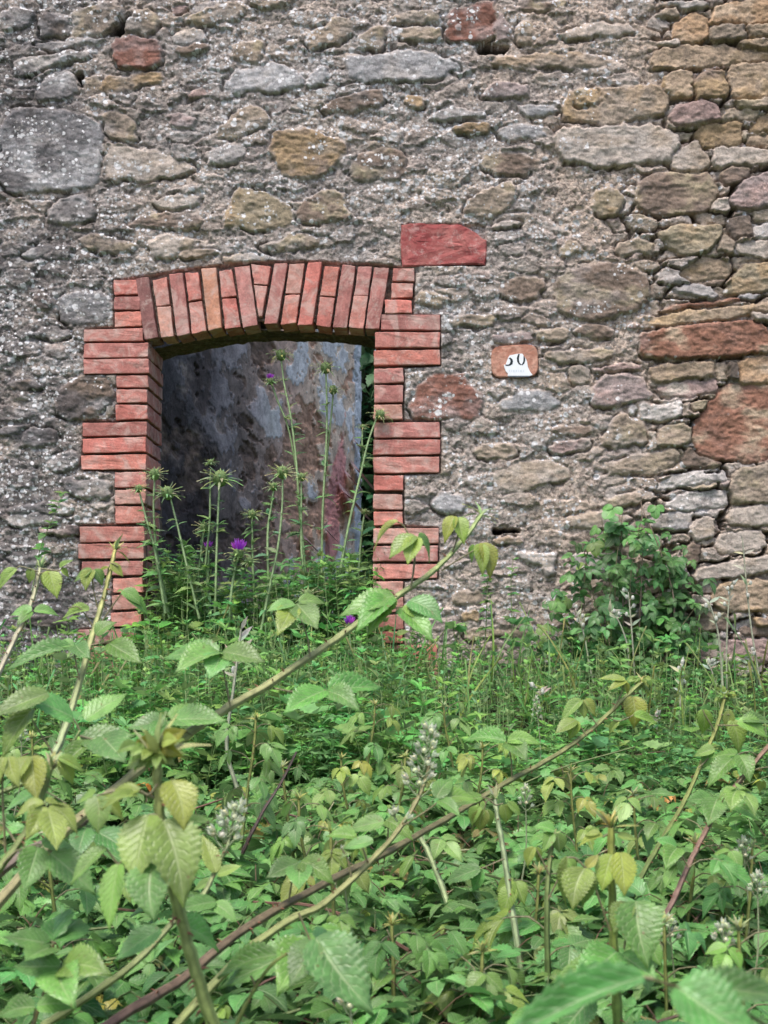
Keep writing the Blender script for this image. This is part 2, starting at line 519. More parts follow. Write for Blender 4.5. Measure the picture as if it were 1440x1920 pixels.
# outlines of the stones one can tell apart, in quarter-picture coordinates
ST = {
 'A': ((0, 0), '''
g 0,40 60,28 125,38 132,70 95,105 0,108|d 140,50 200,40 265,60 262,140 140,145|t 270,75 300,30 380,10 455,20 470,55 410,130 270,145
H 415,105 480,48 497,60 465,135 412,130|t 480,80 505,40 560,25 590,60 600,120 540,128 472,125|t 690,85 800,20 920,12 925,60 800,90 690,98
r 425,145 475,130 600,140 612,190 600,255 520,262 430,245|g 135,160 395,135 415,150 380,165 140,190|g 0,200 130,175 135,205 0,225
w 40,230 120,215 335,185 340,210 180,250 60,290|g 130,340 190,285 240,270 275,290 295,345 260,380 140,390|H 262,268 312,270 305,345 290,310
o 380,300 480,285 600,268 610,300 500,340 400,355 365,330|t 310,300 365,285 375,345 330,360 308,330
a 0,420 200,405 290,415 370,450 395,500 385,600 370,690 250,720 0,730|a 850,290 900,255 1060,235 1110,260 1145,290 1140,330 960,345 840,345
a 1148,285 1230,235 1225,310 1148,330|t 870,160 990,150 995,230 880,240|t 1060,160 1100,140 1120,170 1070,195
t 1155,200 1165,130 1270,50 1330,80 1325,145 1230,175|t 1335,130 1420,95 1440,120 1440,180 1345,185
b 1190,420 1240,380 1420,340 1440,350 1440,400 1330,430|t 780,520 850,455 940,390 985,410 1020,470 930,510
p 400,560 430,545 560,555 660,600 740,635 700,655 560,680 410,680 392,620|g 760,570 880,530 920,550 910,600 790,620
o 1020,520 1060,490 1170,485 1330,550 1215,670 1130,680 1050,650 1020,580|y 840,840 880,710 1000,705 1105,800 1090,850 970,865 840,855
b 1120,800 1170,725 1250,715 1305,740 1310,830 1230,840 1125,835|p 560,760 640,725 745,740 760,780 600,790|b 490,830 600,800 730,790 770,825 740,860 500,855
g 180,790 240,740 330,725 370,780 340,830 250,845 185,830|t 280,910 370,870 480,905 540,930 400,960|p 545,900 600,880 720,890 725,950 600,985
t 975,920 1060,885 1190,880 1200,930 1000,940|t 845,965 1000,955 1000,985 850,990|w 75,945 185,920 190,945 80,980|t 390,420 500,440 520,540 400,530
g 640,130 760,110 780,160 660,170|b 650,190 760,160 800,185 700,210|k 700,350 770,320 800,345 710,375|m 620,430 740,440 720,490 640,480
d 0,560 10,560 12,570 0,572|k 640,30 700,25 690,55 650,60|t 930,10 1090,0 1100,20 990,40|g 950,700 1080,690 1070,710 960,712'''),
 'I': None,
 'B': ((720, 0), '''
r 230,90 260,40 340,5 420,15 425,120 400,160 300,165 230,150|m 428,30 480,110 470,165 405,160|t 10,90 40,50 215,35 215,80 30,95
t 55,110 210,105 210,150 60,165|b 500,0 680,0 670,35 520,45|t 500,95 560,85 565,160 500,175|p 620,140 760,85 920,80 930,130 700,150
T 360,240 420,215 640,195 860,205 890,240 700,262 500,255|m 360,360 400,320 540,315 545,370 380,375|o 75,370 120,345 145,360 140,405 85,400
g 150,440 240,405 370,420 370,445 160,450|a 500,395 640,385 655,430 580,450 510,430|o 245,470 310,460 390,470 390,510 245,510
a 420,490 520,465 610,470 600,520 430,520|T 660,390 700,340 850,330 1040,320 1075,385 1040,435 860,470 680,450|y 710,335 800,335 810,390 720,405
p 630,500 720,480 980,465 1090,490 1110,560 1070,620 720,630 670,600|b 350,620 380,580 480,565 590,600 570,640 480,665 390,650
t 290,800 340,730 470,680 510,700 490,770 440,815 310,810|y 770,790 790,720 850,705 900,740 880,800 820,825
b 940,760 950,690 1000,660 1200,650 1250,720 1210,800 1000,815|p 400,840 450,825 515,830 500,850 400,860
y 1030,880 1080,860 1250,850 1268,890 1210,945 1120,965 1050,920|t 1245,950 1265,890 1315,905 1300,960|t 875,930 930,890 1020,910 1010,955 900,965
t 660,940 710,900 770,945 680,960|O 1075,150 1080,95 1160,52 1205,85 1210,150 1150,175|O 1215,90 1230,45 1360,10 1460,0 1460,100 1330,100 1230,98
t 1220,112 1350,108 1355,160 1215,165|T 1365,112 1460,105 1460,150 1370,155|T 1000,240 1010,195 1100,178 1460,195 1460,225 1250,255 1100,270 1010,265
T 1040,300 1100,275 1150,290 1145,375 1070,370|o 1155,320 1200,275 1265,275 1285,370 1170,385|T 1285,290 1310,250 1460,245 1460,380 1310,380
k 1065,450 1095,400 1180,388 1250,410 1255,465 1110,480|t 1260,460 1290,420 1395,415 1395,455 1290,468|t 1310,392 1460,388 1460,412 1330,412
o 1360,490 1450,420 1460,500 1370,500|o 1160,510 1190,480 1330,470 1340,550 1200,558|T 1365,525 1460,508 1460,555 1365,550
p 1230,610 1250,560 1460,570 1460,625 1240,635|b 1261,660 1290,637 1365,640 1350,690 1280,705|m 1290,760 1340,690 1460,645 1460,790 1310,790
d 1275,830 1370,815 1385,890 1300,900|w 1385,860 1460,835 1460,900 1390,895|p 1325,920 1460,905 1460,975 1340,960|p 1080,590 1160,530 1220,610 1190,650 1080,640
t 1385,800 1460,797 1460,830 1390,825|g 1060,20 1150,5 1210,30 1130,45|t 1015,60 1095,40 1110,70 1020,75|p 1030,165 1095,158 1098,172 1040,178
H 345,170 480,165 470,195 360,208|H 1000,0 1250,0 1210,12 1120,14|T 1325,175 1400,158 1460,170 1460,185 1340,186'''),
 'C': ((0, 460), '''
b 115,190 150,160 195,190 190,240 130,250|a 210,210 250,180 400,180 410,260 350,300 230,290|w 60,325 200,305 270,330 250,355 90,350
b 200,600 230,540 300,490 420,495 425,590 370,640 290,655 205,640|t 400,600 430,595 435,645 395,650|o 30,520 120,500 170,515 160,545 50,545
d 70,720 110,690 200,690 215,730 150,755 80,750|w 180,790 270,770 310,810 250,860 190,850|w 20,980 200,960 290,970 240,1010 60,1030
w 0,690 60,660 110,670 60,710 0,715|g 230,870 400,880 420,950 300,960 240,920|t 640,30 800,10 830,30 700,50|g 850,40 960,30 1000,60 850,70'''),
 'D': ((720, 460), '''
b 420,160 480,120 590,125 600,170 560,210 440,205|t 560,330 600,310 695,310 690,350 580,360|b 705,330 750,300 870,305 875,345 790,355
t 600,400 700,390 855,390 860,430 600,440|k 780,460 960,445 965,475 785,480|k 906,295 950,295 948,318 905,318
r 85,600 120,540 190,475 280,470 360,530 375,600 340,650 200,655 110,640|a 430,590 500,550 590,545 680,600 620,625 450,625
m 775,540 800,490 965,485 1010,575 880,600 780,605|b 630,690 720,670 780,675 770,705 640,712|t 815,750 865,625 980,650 995,750 830,760
t 1030,690 1070,670 1150,680 1150,740 1060,765 1032,750|t 820,825 860,800 1010,780 1090,770 1100,820 930,870 850,868|b 1110,800 1140,765 1260,820 1230,840 1115,830
p 415,880 440,830 540,800 680,830 690,880 540,920 420,915|k 620,745 770,720 780,760 640,790|R 1160,740 1170,670 1200,605 1290,525 1460,525 1460,810 1250,808 1170,780
R 945,380 970,320 1370,290 1430,320 1460,400 1250,425 970,430|T 965,290 1020,265 1460,225 1460,260 1180,290 1000,310|R 1020,245 1310,200 1330,210 1100,245
T 985,470 1000,450 1240,440 1240,490 1050,510 1000,505|O 1330,440 1460,415 1460,520 1340,520|t 1245,450 1285,445 1285,510 1245,510|d 1297,450 1325,450 1325,505 1297,500
k 1025,545 1070,520 1245,512 1248,550 1150,570 1040,570|w 955,600 1110,590 1118,650 960,655|t 1150,595 1200,590 1190,620 1155,620
g 1080,165 1180,150 1245,190 1230,200 1090,180|y 1270,180 1340,85 1460,75 1460,170 1320,185|w 920,600 945,600 945,635 915,635|p 1000,700 1025,700 1022,765 1000,765
w 1025,890 1080,860 1270,850 1280,880 1100,910 1020,918|w 1050,970 1150,930 1290,920 1280,985 1100,990|t 1290,910 1320,840 1460,825 1460,970 1310,975
t 830,950 960,920 965,970 840,978|a 180,960 220,910 300,930 320,1000 200,1010|T 1100,110 1200,45 1295,75 1290,120 1150,135|p 1370,268 1460,262 1460,288 1380,286
b 625,205 640,140 690,85 800,68 930,75 1000,115 985,200 930,250 800,285 690,275|t 115,180 200,170 260,200 200,235 120,225|t 230,270 420,262 400,300 240,310
m 400,340 540,330 560,365 420,372|H 1195,858 1260,845 1255,855 1200,868|t 340,760 470,745 500,790 360,800|t 680,460 760,450 770,520 690,520'''),
 'F': ((720, 940), '''
p 1240,170 1260,125 1400,110 1425,170 1350,192 1250,195|p 1150,285 1170,250 1300,225 1460,210 1460,260 1300,290 1170,300
T 1225,370 1250,320 1330,295 1460,295 1460,410 1260,415|b 1160,430 1200,410 1280,415 1290,480 1180,490|o 1380,440 1460,430 1460,470 1390,470
b 1330,480 1460,475 1460,500 1340,500|k 1150,560 1200,525 1460,515 1460,600 1150,610|d 1150,640 1240,610 1300,650 1280,720 1150,720
p 670,80 720,45 840,30 940,60 900,90 780,110 680,100|p 1140,90 1200,65 1235,70 1230,140 1160,150|g 990,60 1080,40 1160,45 1130,110 1000,100
g 480,200 640,190 660,200 630,290 560,230|g 700,200 800,180 900,200 860,270 720,270|t 250,340 370,330 380,390 240,395|o 280,420 350,415 360,450 290,450
T 400,140 510,132 515,155 420,160|H 405,100 510,104 510,126 410,122|r 1360,765 1460,770 1460,800 1370,795|p 1280,60 1300,35 1460,15 1460,85 1290,90
b 1120,180 1150,160 1180,170 1170,230 1125,240|t 300,480 520,470 560,500 420,520 300,510|k 400,560 560,560 600,610 420,620'''),
 'E': ((0, 940), '''
k 160,100 290,95 295,130 160,130|w 10,60 150,40 240,60 200,90 40,95|g 20,200 140,180 200,230 60,250|b 100,430 250,420 270,470 120,480|d 60,540 200,520 260,560 100,600'''),
}
EXTRA = 'a 645,107 710,100 795,92 825,102 865,128 840,145 770,155 655,155 648,130|b 655,320 675,290 722,272 762,290 755,330 720,342 660,335'


def parse():
    out = []
    for k, v in ST.items():
        if v is None:
            continue
        (ox, oy), txt = v
        for it in txt.replace('\n', '|').split('|'):
            it = it.strip()
            if not it:
                continue
            c, *pts = it.split()
            out.append((c, [(ox + float(p.split(',')[0]) / 2, oy + float(p.split(',')[1]) / 2) for p in pts]))
    for it in EXTRA.split('|'):
        c, *pts = it.split()
        out.append((c, [tuple(float(q) for q in p.split(',')) for p in pts]))
    return out


def chaikin(P, n=2, k=0.8):
    P = np.asarray(P, float)
    for _ in range(n):
        Q = np.roll(P, -1, 0)
        P = np.stack([k * P + (1 - k) * Q, (1 - k) * P + k * Q], 1).reshape(-1, 2)
    return P


def poly_sdf(P, x, y):
    """signed distance, positive inside"""
    d = np.full(x.shape, 1e9, np.float32)
    ins = np.zeros(x.shape, bool)
    n = len(P)
    for i in range(n):
        ax, ay = P[i]
        bx, by = P[(i + 1) % n]
        ex, ey = bx - ax, by - ay
        t = np.clip(((x - ax) * ex + (y - ay) * ey) / (ex * ex + ey * ey + 1e-9), 0, 1)
        d = np.minimum(d, np.hypot(x - ax - t * ex, y - ay - t * ey))
        cr = (ay > y) != (by > y)
        ins ^= cr & (x < (bx - ax) * (y - ay) / (by - ay + 1e-12) + ax)
    return np.where(ins, d, -d)


OPENING = [(283, 1330), (279, 900), (284, 660), (290, 640), (345, 628), (430, 613), (490, 606), (560, 607), (640, 612), (690, 618), (703, 630), (703, 1330)]
SURROUND = [(145, 1330), (145, 1180), (210, 1178), (212, 1083), (150, 1081), (150, 985), (217, 983), (218, 884), (154, 882), (156, 789), (219, 788), (220, 702), (160, 702), (160, 617), (214, 612), (213, 527), (255, 520), (330, 506), (440, 494), (560, 490), (680, 494),
            (735, 500), (779, 502), (775, 590), (826, 592), (826, 686), (758, 690), (758, 788), (826, 790), (826, 887), (757, 890), (757, 985), (822, 990), (822, 1086), (757, 1090), (757, 1330)]


def fill_axis(parts):
    a = []
    for lo, hi, st in parts:
        a.append(np.arange(lo, hi, st))
    return np.concatenate(a + [np.array([parts[-1][1]])])


def build_front_wall(parent):
    xs = fill_axis([(-420, -40, 5), (-40, 1480, 2.0), (1480, 1900, 5)]).astype(np.float32)
    ys = fill_axis([(-420, -30, 5), (-30, 1340, 2.0), (1340, 1480, 6)]).astype(np.float32)
    PX, PY = np.meshgrid(xs, ys)
    wx = PX + 7 * fbm(PX / 34, PY / 34, 3, 40) + 2.5 * fbm(PX / 8, PY / 8, 2, 50)
    wy = PY + 5 * fbm(PX / 40, PY / 28, 3, 60) + 2.0 * fbm(PX / 8, PY / 8, 2, 70)
    dry = sstep(1190, 1290, PX + 45 * fbm(PX / 130, PY / 90, 3, 80) + 60 * sstep(250, 420, PY) * sstep(480, 420, PY) + 30 * sstep(880, 960, PY))
    left = sstep(330, 60, PX + 110 * fbm(PX / 110, PY / 110, 4, 90))
    # mortar
    mort_col = np.empty(PX.shape + (3,), np.float32)
    base = s2l((186, 171, 160))
    warm = s2l((196, 175, 157))
    cool = s2l((164, 154, 149))
    t1 = sstep(-0.3, 0.4, fbm(PX / 160, PY / 120, 4, 100))[..., None]
    mort_col[:] = cool * (1 - t1) + base * t1
    tw = sstep(820, 1150, PX + 160 * fbm(PX / 120, PY / 120, 3, 110))[..., None]
    mort_col[:] = mort_col * (1 - 0.6 * tw) + warm * 0.6 * tw
    hm = 3.4 * fbm(PX / 44, PY / 38, 4, 120) + 2.8 * fbm(PX / 13, PY / 12, 4, 130, 0.6) - 4.0 * sstep(0.18, 0.5, fbm(PX / 16, PY / 13, 4, 135))
    p1, p2, pid = worley(wx / 14, wy / 12, 5)
    ph = RS.rand(65536).astype(np.float32)
    peb = np.clip(1 - p1 / 0.55, 0, 1) ** 0.6 * ph[pid]
    hm = hm + 3.2 * peb
    # small rubble between the big stones
    f1, f2, cid = worley(wx / 62 + 0.35 * np.floor(wy / 30 * 0.999) * 0, wy / 27, 6)
    ra, rb, rc = RS.rand(65536).astype(np.float32), RS.rand(65536).astype(np.float32), RS.rand(65536).astype(np.float32)
    d = f2 - f1
    edge = 0.14 - 0.02 * dry
    wob = 0.16 * fbm(PX / 9, PY / 7, 3, 145)
    d = d + wob
    face = 4.2 * fbm(wx / 26 + 31 * ra[cid], wy / 11 + 77 * rb[cid], 5, 140, 0.6) + 1.0 * np.abs(fbm(wx / 40, wy / 7 + 50 * ra[cid], 3, 150))
    amp = np.where(ra[cid] > 0.50, 2.5 + 4.5 * rb[cid], -2.0)
    amp = amp * (1 - dry) + dry * (6 + 16 * rb[cid])
    hf = amp * sstep(0.02, edge + 0.1 * rc[cid], d) + face
    base_h = hm * (1 - 0.5 * dry) - 34 * dry
    onf = (hf > base_h) & (amp > 0)
    h = np.where(amp > 0, np.maximum(base_h, hf - 1.0 - 24 * dry * (1 - sstep(0.02, 0.16, d))), base_h)
    pal = np.array([s2l(CLS[c]) for c in 'gttbgpmkydTat'], np.float32)
    fc = pal[(rc[cid] * 12.99).astype(int)] * (0.85 + 0.3 * ra[cid])[..., None]
    mixf = np.where(onf, sstep(0.03, 0.25, d) * (0.42 + 0.5 * dry) * (0.4 + 0.6 * sstep(-.2, .3, fbm(PX / 50, PY / 40, 3, 146))), 0)[..., None]
    col = mort_col * (1 - mixf) + fc * mixf
    mortar = 1 - mixf[..., 0]
    lich = np.clip(sstep(-0.12, 0.28, fbm(PX / 75, PY / 60, 4, 160)) * (1 - 0.8 * sstep(1120, 1330, PX)) + 0.16, 0, 1)
    lich = lich * (0.65 + 0.45 * sstep(1.0, 0.4, np.abs(PX - 560) / 520)) + 0.25 * left
    lich *= 1 - 0.3 * mixf[..., 0]
    # stones one can tell apart
    hole = np.zeros(PX.shape, np.float32)
    for n, (c, P) in enumerate(parse()):
        P = chaikin(P, 1, 0.9 if np.mean([q[0] for q in P]) > 1225 else 0.8)
        rs = np.random.RandomState(500 + n)
        x0, y0 = P.min(0) - 24
        x1, y1 = P.max(0) + 24
        i0, i1 = np.searchsorted(ys, [y0, y1])
        j0, j1 = np.searchsorted(xs, [x0, x1])
        if i1 - i0 < 2 or j1 - j0 < 2:
            continue
        sl = (slice(i0, i1), slice(j0, j1))
        X, Y = PX[sl], PY[sl]
        sx = X + 0.8 * (wx[sl] - X)
        sy = Y + 0.8 * (wy[sl] - Y)
        s = poly_sdf(P, sx, sy) + 3.2 * fbm(X / 13 + n, Y / 9, 3, 195) + 7 * (1 - dry[sl]) * fbm(X / 34 + 3 * n, Y / 24, 3, 197)
        if c != 'H':
            s = s + 2.6 * dry[sl] + 1.0
        if c == 'H':
            k = sstep(-2, 6, s)
            h[sl] = h[sl] * (1 - k) - 60 * k
            col[sl] = col[sl] * (1 - k[..., None]) + s2l((70, 62, 56)) * k[..., None]
            lich[sl] *= 1 - k
            hole[sl] = np.maximum(hole[sl], k)
            continue
        cx, cy = P.mean(0)
        w, hh = P.max(0) - P.min(0)
        dz = dry[sl]
        size = min(w, hh)
        rad = min(7 if cx < 1225 else 5, size * 0.22)
        prot = (3.5 + 4.5 * rs.rand()) * (1 - dz) + dz * (10 + 12 * rs.rand())
        q = np.clip(s / rad, 0, 1)
        prof = np.sqrt(np.clip(1 - (1 - q) ** 2, 0, 1))
        tx, ty = rs.uniform(-0.04, 0.04), rs.uniform(-0.02, 0.09)
        o1, o2 = rs.rand() * 90, rs.rand() * 90
        rough = {'a': 0.8, 'g': 1.0, 'p': 0.9, 'R': 1.3, 'r': 1.0}.get(c, 1.25)
        f = rough * (3.0 * fbm(sx / 38 + o1, sy / 20 + o2, 5, 170, 0.55) + 3.0 * np.abs(fbm(sx / 60 + o2, sy / 9 + o1, 3, 180)) * max(0.0, rs.rand() - 0.45) + 1.5 * fbm(sx / 9 + o1, sy / 5, 3, 190))
        hs = prot * prof + tx * (sx - cx) - ty * (sy - cy) * (-1) * 0.6 + f * prof
        inside = sstep(-1.5, 1.5, s)
        crack = np.exp(-((s + 2.0) / 2.4) ** 2) * (sstep(-0.05, 0.35, fbm(X / 30 + o1, Y / 30, 3, 200)) * 0.95 + 0.05) * (9 * (1 - dz) + 6 * dz)
        # gaps read deepest along the underside
        crack *= 0.7 + 0.7 * sstep(-0.2, 0.5, (sy - cy) / (hh + 1e-6))
        hb = h[sl] - crack
        h[sl] = hb * (1 - inside) + hs * inside
        cc = s2l(CLS[c]) * rs.uniform(0.88, 1.1)
        b1 = fbm(sx / 50 + o2, sy / 34 + o1, 4, 210)[..., None]
        alt = s2l(CLS[{'g': 'p', 't': 'y', 'o': 'b', 'r': 'k', 'b': 'y', 'a': 'g', 'p': 't', 'k': 'p', 'O': 'T', 'R': 'T', 'm': 'k', 'y': 'o', 'w': 'g', 'd': 'b', 'T': 'o'}[c]])
        sc = cc * (1 - sstep(0.0, 0.55, b1)) + alt * sstep(0.0, 0.55, b1)
        sc = sc * (1 + 0.25 * b1)
        ed = sstep(0, rad * 0.9, s + 6 * fbm(X / 16, Y / 16, 3, 220))[..., None]
        strength = (0.35 + 0.65 * ed) * (1 - 0.0 * dz[..., None]) + 0.65 * (1 - ed) * dz[..., None]
        k = inside[..., None] * strength
        col[sl] = col[sl] * (1 - k) + sc * k
        mortar[sl] *= 1 - inside * 0.95
        lk = {'a': 0.45, 'g': 0.5, 'w': 0.8}.get(c, 0.16)
        lich[sl] = lich[sl] * (1 - inside * (1 - lk) * ed[..., 0])
    # the big grey boulder at the left carries a white crust in its lower half
    wp = sstep(0.22, 0.42, fbm(PX / 46, PY / 34, 4, 233)) * sstep(1250, 1000, PX)
    lich = np.maximum(lich, 0.95 * wp)
    k = sstep(0.0, 0.4, fbm(PX / 40, PY / 25, 4, 230) + 0.55 - ((PX - 110) / 120) ** 2 - ((PY - 318) / 34) ** 2)
    lich = np.maximum(lich, k * 0.85)
    # grey bloom of old lichen and the dark film on the left end
    bloom = sstep(0.05, 0.4, fbm(PX / 60, PY / 40, 5, 240)) * (0.25 + 0.4 * left) * (1 - 0.7 * dry)
    col = col * (1 - bloom[..., None]) + s2l((150, 150, 153)) * bloom[..., None]
    film = left * sstep(-0.4, 0.2, fbm(PX / 45, PY / 38, 5, 250)) * 0.80
    col = col * (1 - film[..., None]) + s2l((88, 84, 86)) * film[..., None]
    grime = np.clip(0.35 + 0.6 * left + 0.5 * fbm(PX / 90, PY / 70, 3, 260), 0, 1)
    # bedding behind the brick surround
    sb = poly_sdf(np.array(SURROUND), PX, PY)
    k = sstep(-3, 3, sb)
    h = h * (1 - k) + (-11 + 2 * fbm(PX / 12, PY / 12, 3, 270)) * k
    col = col * (1 - k[..., None]) + s2l((128, 112, 102)) * k[..., None]
    lich *= 1 - k
    mortar = np.maximum(mortar, k)
    # socket of the red block and of the number tile
    for (x0, y0, x1, y1) in ((752, 420, 912, 499), (923, 650, 1010, 708)):
        s = np.minimum(np.minimum(PX - x0, x1 - PX), np.minimum(PY - y0, y1 - PY))
        k = sstep(-1, 3, s)
        h = h * (1 - k) - 8 * k
    V = np.stack([(PX - PX0) / 500, -h * 0.002, CAM_Z + (PY0 - PY) / 500], -1).reshape(-1, 3)
    ny, nx = PX.shape
    idx = np.arange(ny * nx).reshape(ny, nx)
    F = np.stack([idx[:-1, :-1], idx[1:, :-1], idx[1:, 1:], idx[:-1, 1:]], -1).reshape(-1, 4)
    mx = 0.5 * (xs[:-1] + xs[1:])
    my = 0.5 * (ys[:-1] + ys[1:])
    MX, MY = np.meshgrid(mx, my)
    so = poly_sdf(np.array(OPENING), MX, MY)
    keep = (so < -6).ravel()
    F = F[keep]
    me = quads_mesh('front_wall', V, F, None, {'col': col.reshape(-1, 3), 'lichen': lich.ravel(), 'mortar': mortar.ravel(), 'grime': grime.ravel()})
    return part('front_wall', me, STONE, parent, 'rubble stone wall speckled with white lichen')


def stone_patch(name, P00, P10, P01, nu, nv, parent, tone=(120, 110, 102), amp=0.012, mat=None, label=None, curve=None, seed=0):
    """rough masonry sheet spanning P00 -> P10 (u) and P00 -> P01 (v)"""
    P00, P10, P01 = [np.array(p, float) for p in (P00, P10, P01)]
    u, v = np.meshgrid(np.linspace(0, 1, nu), np.linspace(0, 1, nv))
    A, B = P10 - P00, P01 - P00
    n = nrm(np.cross(A, B))
    lu, lv = np.linalg.norm(A), np.linalg.norm(B)
    X, Y = u * lu * 500 + seed * 37, v * lv * 500 + seed * 91
    f1, f2, cid = worley(X / 70, Y / 30, 6 + seed)
    r = np.random.RandomState(seed).rand(65536)
    hh = amp * (sstep(0.02, 0.3, f2 - f1) * (0.4 + r[cid]) + 0.8 * fbm(X / 20, Y / 14, 4, 300))
    V = P00 + u[..., None] * A + v[..., None] * B + n * hh[..., None]
    if curve is not None:
        V = curve(V)
    col = s2l(tone) * (0.7 + 0.6 * r[cid])[..., None] * np.ones(3)
    idx = np.arange(nu * nv).reshape(nv, nu)
    F = np.stack([idx[:-1, :-1], idx[:-1, 1:], idx[1:, 1:], idx[1:, :-1]], -1).reshape(-1, 4)
    z = np.zeros(nu * nv)
    me = quads_mesh(name, V.reshape(-1, 3), F, None, {'col': col.reshape(-1, 3), 'lichen': z + 0.05, 'mortar': z + 0.5, 'grime': z + 0.5})
    return part(name, me, mat or STONE, parent, label)


def box_mesh(name, x0, x1, y0, y1, z0, z1):
    V = np.array([(x, y, z) for x in (x0, x1) for y in (y0, y1) for z in (z0, z1)])
    F = np.array([(0, 1, 3, 2), (4, 6, 7, 5), (0, 4, 5, 1), (2, 3, 7, 6), (0, 2, 6, 4), (1, 5, 7, 3)])
    n = len(V)
    return quads_mesh(name, V, F, None, {'col': np.tile(s2l((120, 110, 102)), (n, 1)), 'lichen': np.zeros(n), 'mortar': np.ones(n) * 0.5, 'grime': np.ones(n) * 0.5}, smooth=False)


def px2x(px):
    return (px - PX0) / 500


def px2z(py):
    return CAM_Z + (PY0 - py) / 500


building = thing('stone_building', 'old rubble stone building with an arched brick doorway and no door', 'building', (0, 0, 1.38))
build_front_wall(building)

# --------------------------------------------------------------- bricks
BRICK_COLS = [(190, 122, 112), (200, 130, 118), (178, 112, 104), (190, 138, 126), (202, 124, 110), (168, 108, 102), (184, 124, 118), (198, 146, 130), (192, 112, 102)]


def brick(bm, lay, quad, y0, y1, rnd, col=None, gap=1.45):
    """quad: four photo points clockwise from top left, on the wall's face; spans depth y0..y1"""
    q = np.array(quad, float)
    c = q.mean(0)
    q = c + (q - c) * (1 - gap * 2 / np.maximum(np.ptp(q, 0), 1))
    q += np.array([[rnd.uniform(-1.2, 1.2), rnd.uniform(-1.2, 1.2)] for _ in range(4)])
    yo = rnd.uniform(-0.003, 0.003)
    vs = []
    for y in (y0 + yo, y1):
        for (x, z) in q:
            vs.append(bm.verts.new((px2x(x), y, px2z(z))))
    a = vs
    fs = [bm.faces.new(f) for f in ((a[0], a[3], a[2], a[1]), (a[4], a[5], a[6], a[7]), (a[0], a[1], a[5], a[4]),
                                    (a[1], a[2], a[6], a[5]), (a[2], a[3], a[7], a[6]), (a[3], a[0], a[4], a[7]))]
    edges = list({e for f in fs for e in f.edges})
    res = bmesh.ops.bevel(bm, geom=edges, offset=rnd.uniform(0.002, 0.004), segments=2, affect='EDGES', profile=0.6)
    cl = s2l([q * .86 + w * .14 for q, w in zip(col if col else rnd.choice(BRICK_COLS), (200, 166, 156))]) * rnd.uniform(0.84, 1.08)
    tag = {v for f in res['faces'] for v in f.verts}
    for v in tag:
        v[lay] = (*cl, 1)
    for f in fs:
        if f.is_valid:
            for v in f.verts:
                v[lay] = (*cl, 1)


def brick_part(name, bricks, seed, label=None):
    bm = bmesh.new()
    lay = bm.verts.layers.float_color.new('tint')
    rnd = random.Random(seed)
    for b in bricks:
        brick(bm, lay, b[0], b[1], b[2], rnd, *(b[3:]))
    # fine chips and unevenness
    bmesh.ops.subdivide_edges(bm, edges=[e for e in bm.edges if e.calc_length() > 0.03], cuts=5, use_grid_fill=True)
    co = np.array([v.co for v in bm.verts])
    lay = bm.verts.layers.float_color['tint']
    k = 0.0022
    dx = k * fbm(co[:, 0] / .016 + co[:, 1] * 40, co[:, 2] / .016, 3, 520)
    dz = k * fbm(co[:, 0] / .014 + 7 + co[:, 1] * 40, co[:, 2] / .014, 3, 530)
    dy = 0.0028 * fbm(co[:, 0] / .03, co[:, 2] / .02, 4, 540)
    for i, v in enumerate(bm.verts):
        v.co += Vector((dx[i], dy[i], dz[i]))
    bmesh.ops.recalc_face_normals(bm, faces=bm.faces)
    me = bpy.data.meshes.new(name)
    bm.to_mesh(me)
    bm.free()
    return part(name, me, BRICK, building, label)


def rect(x0, y0, x1, y1, sk=0):
    return [(x0, y0 + sk), (x1, y0), (x1, y1), (x0, y1 + sk)]


YF = -0.012


